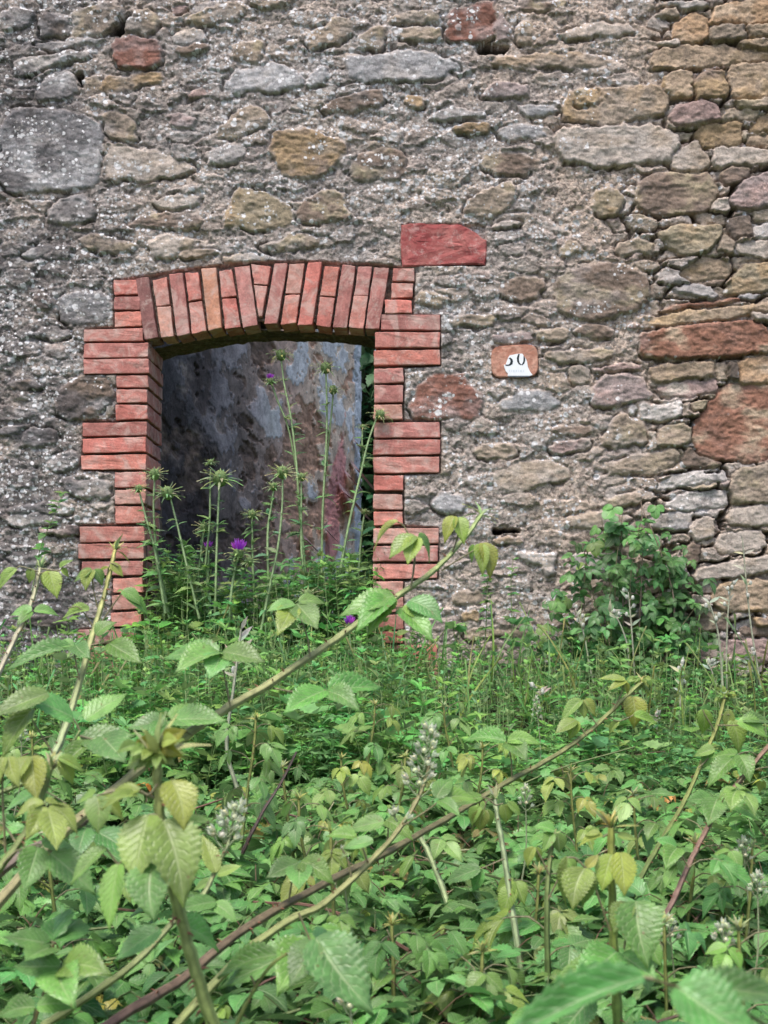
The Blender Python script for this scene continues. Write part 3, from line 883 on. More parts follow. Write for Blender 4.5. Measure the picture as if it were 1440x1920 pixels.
def jamb_courses(side):
    out = []
    if side == 'l':
        rows = [(213, 265, 525, 554), (214, 266, 555, 583), (214, 268, 584, 614),
                (157, 270, 615, 641), (157, 281, 642, 671), (157, 281, 673, 702), (218, 280, 703, 728), (219, 279, 730, 757), (217, 278, 758, 788),
                (155, 277, 790, 818), (155, 277, 820, 849), (152, 276, 851, 881), (216, 276, 884, 915), (216, 275, 917, 946), (215, 274, 948, 982),
                (150, 273, 985, 1016), (147, 272, 1018, 1048), (152, 271, 1050, 1080), (212, 270, 1083, 1112), (210, 269, 1114, 1143), (208, 268, 1146, 1175),
                (145, 267, 1178, 1206), (143, 267, 1208, 1236), (140, 267, 1238, 1266), (208, 267, 1268, 1296), (208, 267, 1298, 1326)]
        for i, (x0, x1, y0, y1) in enumerate(rows):
            sk = 2 if x1 - x0 > 90 else 1
            if i < 4:
                out.append((rect(x0, y0, x1, y1, sk), YF, 0.11))
                continue
            dep = 0.125 if i % 2 else 0.235
            xi = x1 - (60 if dep > 0.2 else 0)
            if x1 - x0 > 90 and i % 2 == 0:
                out.append((rect(x0, y0, x1, y1, sk), YF, 0.115))
                out.append((rect(x1 - 62, y0, x1, y1, 0), 0.122, 0.262))
            else:
                out.append((rect(x0, y0, x1, y1, sk), YF, 0.235))
                out.append((rect(x1 - 62, y0, x1, y1, 0), 0.242, 0.272))
    else:
        rows = [(735, 778, 502, 529), (733, 776, 531, 560), (720, 775, 562, 590), (714, 826, 590, 621), (702, 826, 623, 653), (700, 826, 655, 686),
                (700, 758, 690, 720), (700, 757, 722, 755), (700, 757, 757, 788), (700, 826, 790, 821), (699, 826, 823, 854), (699, 825, 856, 887),
                (699, 757, 890, 922), (699, 757, 925, 956), (699, 756, 958, 986), (698, 824, 989, 1020), (698, 823, 1022, 1054), (698, 822, 1056, 1086),
                (698, 757, 1089, 1117), (698, 757, 1119, 1149), (698, 757, 1151, 1181), (698, 757, 1183, 1206), (697, 822, 1208, 1238), (697, 822, 1240, 1270), (697, 822, 1272, 1302)]
        for i, (x0, x1, y0, y1) in enumerate(rows):
            if i < 4:
                out.append((rect(x0, y0, x1, y1), YF, 0.11))
                continue
            out.append((rect(x0, y0, x1, y1, 1), YF, 0.125 if i % 2 else 0.235))
            out.append((rect(x0, y0, x0 + 56, y1), 0.132 if i % 2 else 0.242, 0.272))
    return out


def lerp(a, b, t):
    return (a[0] * (1 - t) + b[0] * t, a[1] * (1 - t) + b[1] * t)


def arch_bricks():
    P = lambda x, y: (x / 2, y / 2 + 460)
    # top left, top right, bottom right, bottom left in quarter-picture coordinates, split height (0: one whole brick)
    V = [((510, 125), (560, 119), (596, 352), (546, 358), 0, (118, 78, 76)), ((571, 130), (630, 118), (656, 345), (601, 350), 235),
         ((635, 110), (690, 102), (718, 335), (663, 346), 0), ((693, 105), (748, 100), (777, 325), (722, 335), 214),
         ((755, 88), (812, 82), (838, 315), (785, 325), 0, (186, 130, 104)), ((821, 95), (873, 92), (906, 308), (844, 318), 202),
         ((877, 80), (935, 75), (970, 304), (912, 312), 0), ((940, 74), (1020, 80), (984, 272), (972, 272), 150),
         ((1030, 70), (1083, 68), (1042, 300), (988, 300), 0), ((1086, 69), (1143, 70), (1110, 300), (1050, 304), 187),
         ((1154, 66), (1210, 65), (1173, 304), (1114, 305), 0), ((1215, 80), (1275, 80), (1242, 311), (1185, 308), 195),
         ((1283, 72), (1338, 75), (1301, 315), (1247, 312), 0), ((1344, 79), (1400, 80), (1364, 318), (1308, 315), 190),
         ((1405, 82), (1462, 86), (1424, 322), (1368, 318), 0)]
    out = []
    for v in V:
        tl, tr, br, bl, sp = [P(*p) for p in v[:4]] + [v[4]]
        c = v[5:6]
        if sp == 0:
            out.append(([tl, tr, br, bl], YF, 0.115, *c))
        else:
            t = (sp / 2 + 460 - tl[1]) / (bl[1] - tl[1])
            ml, mr = lerp(tl, bl, t), lerp(tr, br, t)
            out.append(([tl, tr, mr, ml], YF, 0.115))
            out.append(([ml, mr, br, bl], YF, 0.115))
    return out


brick_part('brick_arch', arch_bricks(), 3, 'segmental arch of upright red bricks over the opening')
brick_part('brick_jamb', jamb_courses('l'), 4, 'toothed red brick jamb with its inner side showing')
brick_part('brick_jamb', jamb_courses('r'), 5, 'toothed red brick jamb seen from the front only')


def red_block():
    bm = bmesh.new()
    lay = bm.verts.layers.float_color.new('tint')
    rnd = random.Random(9)
    pts = [(752, 422), (775, 419), (815, 421), (858, 421), (876, 427), (893, 438), (911, 452), (912, 475), (910, 497), (870, 496), (820, 499), (754, 500), (751, 460)]
    f = [bm.verts.new((px2x(x), -0.007, px2z(y))) for x, y in pts]
    b = [bm.verts.new((px2x(x), 0.06, px2z(y))) for x, y in pts]
    front = bm.faces.new(f)
    for k in range(len(pts)):
        bm.faces.new((f[k], b[k], b[(k + 1) % len(pts)], f[(k + 1) % len(pts)]))
    bmesh.ops.recalc_face_normals(bm, faces=bm.faces)
    bmesh.ops.bevel(bm, geom=list(front.edges), offset=0.004, segments=3, affect='EDGES')
    big = max(bm.faces, key=lambda q: q.calc_area())
    for k, o in enumerate((0.012, 0.02, 0.03)):
        bmesh.ops.inset_region(bm, faces=[big], thickness=o)
    bmesh.ops.subdivide_edges(bm, edges=[e for e in bm.edges if e.calc_length() > 0.02], cuts=2, use_grid_fill=True)
    for v in bm.verts:
        a = np.array([v.co.x / .03]), np.array([v.co.z / .03])
        v.co.y += 0.005 * float(fbm(a[0], a[1], 3, 560)[0])
        v.co.z += 0.003 * float(fbm(a[0] * 2, a[1] * 2, 3, 561)[0])
        v.co.x += 0.003 * float(fbm(a[0] * 2, a[1] * 2, 3, 562)[0])
    me = bpy.data.meshes.new('red_stone_block')
    bm.to_mesh(me)
    bm.free()
    m, nt, out = new_mat('red_painted_stone')
    pos = nd(nt, 'TexCoord').outputs['Object']
    c = mix(nt, ramp(nt, noise(nt, pos, 11, 6, 0.7, 1.0), 0.35, 0.7), tuple(s2l((148, 74, 74))), tuple(s2l((176, 112, 106))))
    c = mix(nt, ramp(nt, noise(nt, pos, 34, 6, 0.75), 0.50, 0.66, 0, 0.65), c, tuple(s2l((190, 156, 150))))
    c = mix(nt, ramp(nt, noise(nt, pos, 90, 5, 0.75), 0.56, 0.66, 0, 0.5), c, tuple(s2l((104, 52, 56))))
    bp = nd(nt, 'Bump', None, Strength=0.6, Distance=0.005, Height=noise(nt, pos, 40, 6, 0.7)).outputs[0]
    finish(nt, out, c, 0.85, bp, 0.2)
    part('stone_block', me, m, building, 'dark red rectangular block set above the doorway')


red_block()

# wall core, reveal behind the bricks, lintel
XL, XR, ZT = px2x(274), px2x(702), px2z(600)
core = [box_mesh('wall_core', -2.44, XL - 0.03, 0.13, 0.30, 0.9, 4.6), box_mesh('wall_core', XR + 0.03, 2.2, 0.13, 0.30, 0.9, 4.6),
        box_mesh('wall_core', XL - 0.0301, XR + 0.0301, 0.132, 0.298, ZT + 0.035, 4.598)]
for c in core:
    part('wall_core', c, STONE, building)


def arch_z(x):
    px = x * 500 + 800
    return px2z(np.interp(px, [270, 297, 345, 430, 485, 560, 640, 690, 712], [646, 638, 627, 613, 607, 607, 612, 619, 628]))


def bend(V):
    V = V.copy()
    V[..., 2] += arch_z(V[..., 0]) - px2z(610)
    return V


stone_patch('lintel', (XL - 0.03, 0.117, px2z(610)), (XR + 0.03, 0.117, px2z(610)), (XL - 0.03, 0.305, px2z(610)), 160, 40, building, (108, 92, 72), 0.006, curve=bend, label='rough dark lintel under the arch', seed=3)
# face of the lintel towards the room and inner faces
stone_patch('reveal', (XL - 0.004, 0.27, 1.2), (XL - 0.004, 0.305, 1.2), (XL - 0.004, 0.27, px2z(606)), 12, 200, building, (110, 96, 84), 0.003, seed=4)

# --------------------------------------------------------------- the room behind
def plaster_wall():
    A, B = np.array([-1.42, 0.31]), np.array([-0.42, 3.40])
    L = np.linalg.norm(B - A)
    D = (B - A) / L
    n = np.array([D[1], -D[0]])              # faces the doorway
    s, z = np.meshgrid(np.linspace(0, L, 620), np.linspace(1.1, 4.6, 600))
    X, Y = s * 100, z * 100
    a = fbm(X / 46, Y / 34, 7, 400, 0.62)
    b = fbm(X / 24 + 9, Y / 15, 6, 410, 0.65)
    lay1 = sstep(0.0, 0.05, a + 0.5 * b + 0.16)                 # plaster kept
    lay2 = sstep(0.0, 0.04, a - 0.12 + 0.5 * b)                  # whitewash kept on it
    rub = fbm(X / 16, Y / 6, 5, 420, 0.6)
    f1, f2, cid = worley(X / 16, Y / 8, 21)
    h = 0.012 * lay1 + 0.004 * lay2 + (1 - lay1) * (0.014 * rub + 0.003 * sstep(0.05, 0.3, f2 - f1)) + 0.01 * fbm(X / 40, Y / 40, 3, 430)
    c = s2l((164, 142, 126)) * (1 + 0.4 * rub[..., None])
    c = c * (1 - lay1[..., None]) + s2l((190, 174, 164)) * lay1[..., None]
    c = c * (1 - lay2[..., None]) + s2l((222, 214, 216)) * lay2[..., None]
    # bare pink undercoat in a torn strip, flakes curling off it
    px = 800 + 2500 * (A[0] + D[0] * s) / (5 + A[1] + D[1] * s)
    py = 1200 - (z - 1.5) * 2500 / (5 + A[1] + D[1] * s)
    k = sstep(-0.1, 0.1, 0.9 - np.abs((px - 626 + 0.10 * (py - 940)) / 26) - np.abs((py - 930) / 150) + 0.7 * a)
    c = c * (1 - k[..., None]) + s2l((186, 138, 140)) * k[..., None]
    c = c * (1 + sstep(1.4, 2.6, s)[..., None] * (np.array([1.8, 1.5, 1.32]) - 1))  # far half lightened as painted daylight, and tinted pinker
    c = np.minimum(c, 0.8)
    e = sstep(L - 0.13, L - 0.10, s + 0.02 * b)[..., None]  # painted lit edge: bluish white strip down the far end
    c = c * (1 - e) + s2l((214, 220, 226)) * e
    # the room's shade, painted as a darkening of the near half
    near_shade = 0.88 * sstep(2.2, 0.9, s + 0.5 * a) * sstep(-0.4, 0.2, b + 0.2)
    c = c * (1 - near_shade[..., None]) + s2l((66, 62, 66)) * near_shade[..., None]
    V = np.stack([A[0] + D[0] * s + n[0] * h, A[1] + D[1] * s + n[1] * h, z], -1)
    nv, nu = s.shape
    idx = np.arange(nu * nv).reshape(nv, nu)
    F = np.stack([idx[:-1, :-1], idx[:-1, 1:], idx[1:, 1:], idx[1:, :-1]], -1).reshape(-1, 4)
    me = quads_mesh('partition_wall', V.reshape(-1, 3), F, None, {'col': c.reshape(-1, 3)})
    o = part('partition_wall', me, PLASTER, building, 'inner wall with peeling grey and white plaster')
    # body behind the sheet
    P = [A - n * 0.02, B - n * 0.02, B - n * 0.3, A - n * 0.3]
    V = np.array([(p[0], p[1], zz) for zz in (1.1, 4.6) for p in P])
    F = np.array([(0, 1, 5, 4), (1, 2, 6, 5), (2, 3, 7, 6), (3, 0, 4, 7), (4, 5, 6, 7), (0, 3, 2, 1)])
    me = quads_mesh('wall_body', V, F, None, {'col': np.tile(s2l((120, 110, 105)), (8, 1))}, smooth=False)
    part('wall_body', me, PLASTER, o)
    # curled plaster flakes
    for (fx, fy, sz) in ((652, 862, .10), (630, 905, .12), (640, 880, .07), (560, 1000, .06), (655, 820, .05), (596, 980, .06)):
        ss = np.interp(fx, px[0], s[0])
        dd = 5 + A[1] + D[1] * ss
        base = np.array([A[0] + D[0] * ss + n[0] * 0.02, A[1] + D[1] * ss + n[1] * 0.02, 1.5 + (1200 - fy) / 2500 * dd])
        g = np.linspace(0, 1, 6)
        gu, gv = np.meshgrid(g, g)
        VV = base + (gu * sz * 2.2)[..., None] * np.array([D[0], D[1], -0.45]) + (gv * sz * 0.8)[..., None] * np.array([0, 0, -1.0]) + ((gv ** 2) * sz * 0.7 + gu * sz * 0.25)[..., None] * np.array([n[0], n[1], 0])
        ii = np.arange(36).reshape(6, 6)
        FF = np.stack([ii[:-1, :-1], ii[:-1, 1:], ii[1:, 1:], ii[1:, :-1]], -1).reshape(-1, 4)
        acc = Acc()
        acc.add(VV.reshape(-1, 3), FF, None, s2l((190, 160, 158)))
        me = acc.mesh('plaster_flake')
        at = me.attributes.new('col', 'FLOAT_COLOR', 'POINT')
        at.data.foreach_set('color', np.tile(np.append(s2l((196, 164, 162)), 1), acc.n).astype(np.float32))
        part('plaster_flake', me, PLASTER, o)


plaster_wall()
part('shade_ceiling', box_mesh('shade_ceiling', -2.4, 2.1, 0.31, 0.62, 3.05, 3.2), STONE, building)  # unseen slab, added to shade the near end of the plaster wall
stone_patch('side_wall', (1.3, 0.32, 1.1), (1.9, 3.4, 1.1), (1.3, 0.32, 2.7), 120, 60, building, (118, 108, 100), 0.02, label='bare inner wall of the ruined room', seed=8)


# --------------------------------------------------------------- number tile
def number_tile():
    t = thing('house_number', 'terracotta tile with a broken white plate reading 50', 'house number', (px2x(966), -0.01, px2z(708)))
    bm = bmesh.new()
    outl = [(920, 662), (930, 650), (996, 646), (1008, 657), (1009, 706), (965, 709), (923, 708)]
    outl = [tuple(p) for p in chaikin(outl, 2)]

    def prism(name, pts, y0, y1, mat, parent, bev=0.0015):
        bm = bmesh.new()
        f = [bm.verts.new((px2x(x), y0, px2z(y))) for x, y in pts]
        b = [bm.verts.new((px2x(x), y1, px2z(y))) for x, y in pts]
        n = len(pts)
        bm.faces.new(f)
        bm.faces.new(b[::-1])
        for i in range(n):
            bm.faces.new((f[i], b[i], b[(i + 1) % n], f[(i + 1) % n]))
        bmesh.ops.recalc_face_normals(bm, faces=bm.faces)
        if bev:
            bmesh.ops.bevel(bm, geom=[e for e in bm.edges if abs(e.verts[0].co.y - y0) < 1e-6 and abs(e.verts[1].co.y - y0) < 1e-6], offset=bev, segments=2, affect='EDGES')
        me = bpy.data.meshes.new(name)
        bm.to_mesh(me)
        bm.free()
        return part(name, me, mat, parent)

    m, nt, out = new_mat('terracotta')
    pos = nd(nt, 'TexCoord').outputs['Object']
    c = mix(nt, ramp(nt, noise(nt, pos, 30, 5, 0.6, 0.6), 0.35, 0.7), tuple(s2l((168, 118, 100))), tuple(s2l((196, 152, 134))))
    bp = nd(nt, 'Bump', None, Strength=0.9, Distance=0.01, Height=noise(nt, pos, 28, 5, 0.6)).outputs[0]
    finish(nt, out, c, 0.9, bp, 0.15)
    prism('tile', outl, -0.013, 0.02, m, t, 0.003)
    Z = lambda x, y: (880 + x / 8, 620 + y / 8)
    plate = [(580, 415), (600, 385), (660, 372), (720, 360), (790, 358), (840, 425), (862, 480), (875, 560), (905, 625), (945, 678), (900, 690), (700, 690), (572, 690), (575, 655), (545, 625), (520, 560), (514, 528), (540, 520), (560, 470)]
    wm = plain_material('white_glaze', s2l((232, 234, 238)), 0.25, 0.5, 0.03)
    p = prism('plate', [Z(*q) for q in plate], -0.0165, -0.0132, wm, t, 0.0006)
    km = plain_material('black_digit', s2l((34, 42, 46)), 0.4, 0.3, 0.08)
    gm = plain_material('grey_print', s2l((206, 214, 220)), 0.4, 0.4, 0.03)
    # what is left of the 5: its bowl; the 0 with thick sides, its top broken off
    bowl = [(585, 425), (612, 418), (640, 440), (650, 475), (642, 515), (601, 540), (556, 542), (529, 529), (545, 519), (575, 524), (602, 510), (615, 475), (605, 441), (587, 433)]
    prism('digit', [Z(*q) for q in bowl], -0.0171, -0.0163, km, p, 0)
    def ell(cx, cy, rx, ry, a0, a1, n=14):
        return [(cx + rx * math.cos(R(a)), cy + ry * math.sin(R(a))) for a in np.linspace(a0, a1, n)]
    lside = [(728, 366), (752, 363)] + [(740, 420), (740, 465), (752, 499), (776, 521), (768, 531)] + [(735, 515), (712, 475), (708, 420)]
    rside = [(808, 385), (822, 402), (834, 430), (832, 470), (818, 508), (788, 531), (775, 522), (795, 500), (806, 465), (807, 420)]
    prism('digit', [Z(*q) for q in lside], -0.0171, -0.0163, km, p, 0)
    prism('digit', [Z(*q) for q in rside], -0.0171, -0.0163, km, p, 0)
    # ghost of a worn line of print, no letter of it can be read
    for (a, b) in ((590, 606), (622, 634), (650, 676), (690, 712), (728, 742), (756, 784), (800, 816)):
        prism('print', [Z(a, 602), Z(b, 600), Z(b - 3, 632), Z(a + 2, 634)], -0.0169, -0.0163, gm, p, 0)
    lm = plain_material('dark_edge', s2l((92, 100, 108)), 0.5, 0.3, 0.2)
    prism('plate_edge', [Z(575, 692), Z(700, 692), Z(900, 691), Z(938, 684), Z(880, 706), Z(700, 712), Z(580, 706)], -0.0160, -0.0132, lm, t, 0)


number_tile()


# --------------------------------------------------------------- ground
def ground_z(x, y):
    y = np.asarray(y, float)
    g = np.interp(y, [-400, -6, -4.6, -3.2, -1.9, -0.9, -0.4, 0.3, 4, 400], [-0.1, -0.1, 0.0, 0.42, 0.86, 1.16, 1.33, 1.36, 1.36, 1.2])
    return g


def build_ground():
    xs = fill_axis([(-150, -10, 20), (-10, -3, 0.5), (-3, 3, 0.06), (3, 10, 0.5), (10, 150, 20)])
    ys = fill_axis([(-150, -10, 20), (-10, -5.5, 0.5), (-5.5, 1.5, 0.06), (1.5, 8, 0.3), (8, 150, 20)])
    X, Y = np.meshgrid(xs, ys)
    near = sstep(12, 5, np.hypot(X, Y))
    Z = ground_z(X, Y) + near * (0.05 * fbm(X / 0.6, Y / 0.6, 4, 600) + 0.02 * fbm(X / 0.1, Y / 0.1, 3, 610))
    ny, nx = X.shape
    idx = np.arange(ny * nx).reshape(ny, nx)
    F = np.stack([idx[:-1, :-1], idx[:-1, 1:], idx[1:, 1:], idx[1:, :-1]], -1).reshape(-1, 4)
    me = quads_mesh('ground', np.stack([X, Y, Z], -1).reshape(-1, 3), F)
    me.materials.append(EARTH)
    o = bpy.data.objects.new('ground', me)
    COL.objects.link(o)
    o['kind'] = 'structure'
    o['label'] = 'weedy earth bank rising to the wall'


build_ground()


# --------------------------------------------------------------- leaves
def leaflet(rows, half, droop, fold, pleat, serr, seed, width=0.36, tipdroop=0.0, shape='bramble'):
    """a leaflet one unit long along +Y, face up +Z"""
    rs = np.random.RandomState(seed)
    V, U = [], []
    cols = 2 * half + 1
    bend = rs.uniform(-0.06, 0.06)
    for i in range(rows + 1):
        v = i / rows
        if shape == 'bramble':
            w = width * (math.sin(math.pi * min(1, (v * 0.94 + 0.05)) ** 0.78) ** 0.85) * (1 - 0.25 * v)
        elif shape == 'round':
            w = width * math.sin(math.pi * (0.04 + 0.95 * v)) ** 0.6
        else:
            w = width * math.sin(math.pi * (0.02 + 0.97 * v) ** 0.8)
        if shape == 'bramble':
            w *= 1 - 0.45 * max(0.0, (v - 0.72) / 0.28) ** 1.2
        if serr and 0 < i < rows:
            if rows > 30:
                w *= 1 + serr * (((v * 13) % 1.0) - 0.5) * -1.6 * (0.7 + 0.6 * rs.rand())
            else:
                w *= 1 + serr * (1 if i % 2 else -1) * (0.7 + 0.6 * rs.rand())
        if i == rows:
            w = 0.004
        zc = -droop * v * v - tipdroop * max(0, v - 0.7) ** 2 * 4
        for j in range(cols):
            u = (j - half) / half
            z = zc + fold * abs(u) * w / 0.36 * 0.36 - 0.10 * fold * u * u
            z += pleat * math.cos(2 * math.pi * (v - 0.30 * abs(u)) * 8) * (0.25 + 0.75 * abs(u)) * (1 if 0 < i < rows else 0)
            V.append((u * w + bend * math.sin(math.pi * v), v + 0.07 * abs(u) * w * (1 - v), z))
            U.append((u, v))
    F = [(i * cols + j, i * cols + j + 1, (i + 1) * cols + j + 1, (i + 1) * cols + j) for i in range(rows) for j in range(cols - 1)]
    return np.array(V), np.array(F), np.array(U)


HERO = [leaflet(52, 4, dr, fo, 0.006, 0.13, 20 + i, 0.34) for i, (dr, fo) in enumerate([(0.12, 0.45), (0.26, 0.35), (0.34, 0.55), (0.10, 0.3), (0.20, 0.7)])]
MIDL = [leaflet(15, 2, dr, fo, 0.0, 0.13, 40 + i, 0.32) for i, (dr, fo) in enumerate([(0.10, 0.35), (0.25, 0.25), (0.32, 0.5), (0.05, 0.2), (0.2, 0.65), (0.38, 0.3)])]
LOWL = [leaflet(9, 1, dr, fo, 0.0, 0.14, 60 + i, 0.33) for i, (dr, fo) in enumerate([(0.10, 0.35), (0.28, 0.25), (0.2, 0.5)])]
NARROW = [leaflet(7, 1, dr, 0.5, 0, 0.0, 80 + i, 0.15, shape='n') for i, dr in enumerate((0.05, 0.25, 0.5))]
ROUNDL = [leaflet(8, 2, dr, fo, 0.0, 0.05, 90 + i, 0.42, shape='round') for i, (dr, fo) in enumerate([(0.1, 0.2), (0.25, 0.3), (0.3, 0.1)])]


def put(acc, tpl, base, direc, up, size, tint, wscale=1.0):
    V, F, U = tpl
    M = frame(direc, up)
    acc.add((V * np.array([size * wscale, size, size])) @ M.T + base, F, U, tint)


def green(rnd, yellow=0.0):
    """albedo of a leaf, yellow 0 (mature) .. 1 (young)"""
    g = rnd.uniform(116, 156)
    mature = s2l((g * rnd.uniform(.56, .70), g, g * rnd.uniform(.44, .56)))
    young = s2l((rnd.uniform(150, 182), rnd.uniform(158, 176), rnd.uniform(54, 84)))
    return mature * (1 - yellow) + young * yellow


def tri_leaf(acc, stem, origin, direc, up, size, rnd, yellow, tpls, five=False, hang=0.0, pet=True, tone=1.0):
    """a bramble leaf: three or five leaflets on short stalks"""
    M = frame(direc, up)
    col = green(rnd, yellow) * tone
    specs = [(0, 1.0, 0.28), (66, 0.82, 0.06), (-66, 0.82, 0.06)]
    if five:
        specs = [(0, 1.0, 0.30), (52, 0.85, 0.14), (-52, 0.85, 0.14), (110, 0.62, 0.04), (-110, 0.62, 0.04)]
    for a, s, st in specs:
        a = R(a + rnd.uniform(-12, 12))
        d = M[:, 1] * math.cos(a) + M[:, 0] * math.sin(a)
        d = nrm(d - np.array([0, 0, 1.0]) * (hang + rnd.uniform(-0.1, 0.25)))
        u = nrm(M[:, 2] + 0.35 * M[:, 0] * math.sin(a) * rnd.uniform(-0.5, 0.9) + np.array([rnd.uniform(-.25, .25), rnd.uniform(-.25, .25), 0]))
        b = origin + d * st * size
        put(acc, rnd.choice(tpls), b, d, u, size * s * rnd.uniform(0.9, 1.1), col * rnd.uniform(0.88, 1.12), rnd.uniform(0.9, 1.15))
        if stem is not None:
            tube(stem, [origin, b], size * 0.012, size * 0.010, 2, 3, col * 0.9)


# --------------------------------------------------------------- the thicket (nobody could count its leaves)
def canopy_drop(d):
    return np.interp(d, [0.6, 1.2, 1.6, 2.0, 2.6, 3.2, 3.8, 4.2, 4.6, 4.9], [0.50, 0.46, 0.43, 0.405, 0.385, 0.36, 0.325, 0.29, 0.25, 0.2])


def canopy_z(x, d, k=1.0):
    z = CAM_Z - canopy_drop(d)
    return z + k * (0.05 * fbm(np.array([x / 0.35]), np.array([d / 0.35]), 3, 700)[0] + 0.03 * fbm(np.array([x / 0.12]), np.array([d / 0.12]), 2, 710)[0])


def thicket():
    rnd = random.Random(21)
    leaves, canes = Acc(), Acc()
    n = 0
    while n < 13500:
        d = rnd.uniform(0.95, 4.35)
        half_l, half_r = 0.34 * d + 0.95, 0.27 * d + 0.95
        x = rnd.uniform(-half_l, half_r)
        if rnd.random() > (half_l + half_r) / 4.6:
            continue
        depth = abs(rnd.gauss(0, 0.14)) if rnd.random() < 0.75 else rnd.uniform(0, 0.42)
        z = canopy_z(x, d) - depth
        y = -CAM_D + d
        if z < ground_z(x, y) + 0.02:
            continue
        if d > 3.7 and rnd.random() < (d - 3.7) / 0.75:
            continue
        n += 1
        az = rnd.uniform(0, 2 * math.pi)
        direc = np.array([math.cos(az), math.sin(az), rnd.uniform(-0.28, 0.2)])
        up = np.array([rnd.gauss(0, 0.26), rnd.gauss(-0.10, 0.26), 1.0])
        size = rnd.uniform(0.034, 0.064) * (0.92 if d > 3 else 1)
        yl = 0.0
        if rnd.random() < 0.035 and depth < 0.08:
            yl = rnd.uniform(0.3, 0.9)
            size *= 0.75
        dead = np.array([2.2, .72, .75]) if rnd.random() < .022 else 1.0
        tri_leaf(leaves, canes, np.array([x, y, z]), direc, up, size, rnd, yl * 0.9 + rnd.uniform(0, 0.07), LOWL if x < -0.34 * d - .1 or x > 0.27 * d + .1 else (HERO if d < 1.75 else (MIDL if d < 3.0 else LOWL)), five=rnd.random() < 0.4, hang=0.08 + 0.6 * (yl > 0), tone=dead)
        if rnd.random() < 0.5:
            c = s2l((118, 92, 74)) if rnd.random() < .5 else s2l((116, 130, 84))
            o = np.array([x, y, z])
            tube(canes, [o - direc * size * 0.9 - np.array([0, 0, 0.03]), o - direc * size * .3, o], 0.0011, 0.0008, 4, 3, c)
    # canes running through it
    for i in range(240):
        d = rnd.uniform(1.2, 4.2)
        x = rnd.uniform(-0.36 * d - .2, 0.3 * d + .2)
        z = canopy_z(x, d) - rnd.uniform(0.03, 0.22)
        L = rnd.uniform(0.25, 0.7)
        az = rnd.gauss(0, 0.7) + (math.pi if rnd.random() < 0.3 else 0)
        dv = np.array([math.cos(az), math.sin(az) * 0.7, rnd.uniform(-0.15, 0.75)])
        p0 = np.array([x, -CAM_D + d, z]) - dv * L * 0.6
        p1 = np.array([x, -CAM_D + d, z])
        p2 = p1 + dv * L * 0.4 - np.array([0, 0, 0.06])
        r = rnd.uniform(0.0018, 0.0042)
        c = rnd.choice([s2l((112, 84, 72)), s2l((104, 118, 74)), s2l((138, 140, 104)), s2l((92, 74, 62))])
        tube(canes, [p0, p1, p2], r, r * 0.6, 8, 5, c)
    o = bpy.data.objects.new('bramble_thicket', leaves.mesh('bramble_thicket'))
    o.data.materials.append(LEAF)
    COL.objects.link(o)
    o['kind'] = 'stuff'
    o['label'] = 'dense mass of green bramble leaves covering the bank'
    o['category'] = 'brambles'
    o2 = bpy.data.objects.new('bramble_stalks', canes.mesh('bramble_stalks'))
    o2.data.materials.append(STEM)
    COL.objects.link(o2)
    o2.parent = o
    o2['kind'] = 'stuff'


thicket()


# --------------------------------------------------------------- weeds at the foot of the wall
def weed_template(rnd, hgt, kind):
    """a thin stem with whorls of narrow leaves (kind 0) or pairs of small rounded ones (kind 1)"""
    lv, st = Acc(), Acc()
    lean = np.array([rnd.uniform(-.22, .22), rnd.uniform(-.2, .12), 1.0])
    mid = lean * hgt * 0.5 + np.array([rnd.uniform(-.03, .03), rnd.uniform(-.03, .03), 0])
    Q, T = tube(st, [np.zeros(3), mid, lean * hgt], 0.0018, 0.0009, 9, 4, s2l((112, 140, 84)), s2l((134, 158, 96)))
    nodes = int(hgt / (0.028 if kind == 0 else 0.04))
    for i in range(1, nodes + 1):
        f = i / nodes
        p = Q[min(8, int(f * 8.0))] * (1 - (f * 8 % 1)) + Q[min(8, int(f * 8.0) + 1)] * (f * 8 % 1)
        if kind == 0:
            m, ln = 6, rnd.uniform(0.018, 0.030)
        else:
            m, ln = rnd.choice((2, 3)), rnd.uniform(0.022, 0.042)
        a0 = rnd.uniform(0, 6)
        for k in range(m):
            a = a0 + 2 * math.pi * k / m
            dv = np.array([math.cos(a), math.sin(a), rnd.uniform(-0.1, 0.9)])
            put(lv, (NARROW if kind == 0 else LOWL)[rnd.randrange(3)], p, dv, (rnd.uniform(-.4, .4), -.7, 1), ln * rnd.uniform(.8, 1.2), np.ones(3) * rnd.uniform(.85, 1.15))
    return [(np.concatenate(a.V), np.concatenate(a.F), np.concatenate(a.U), np.concatenate(a.T)) for a in (lv, st)]


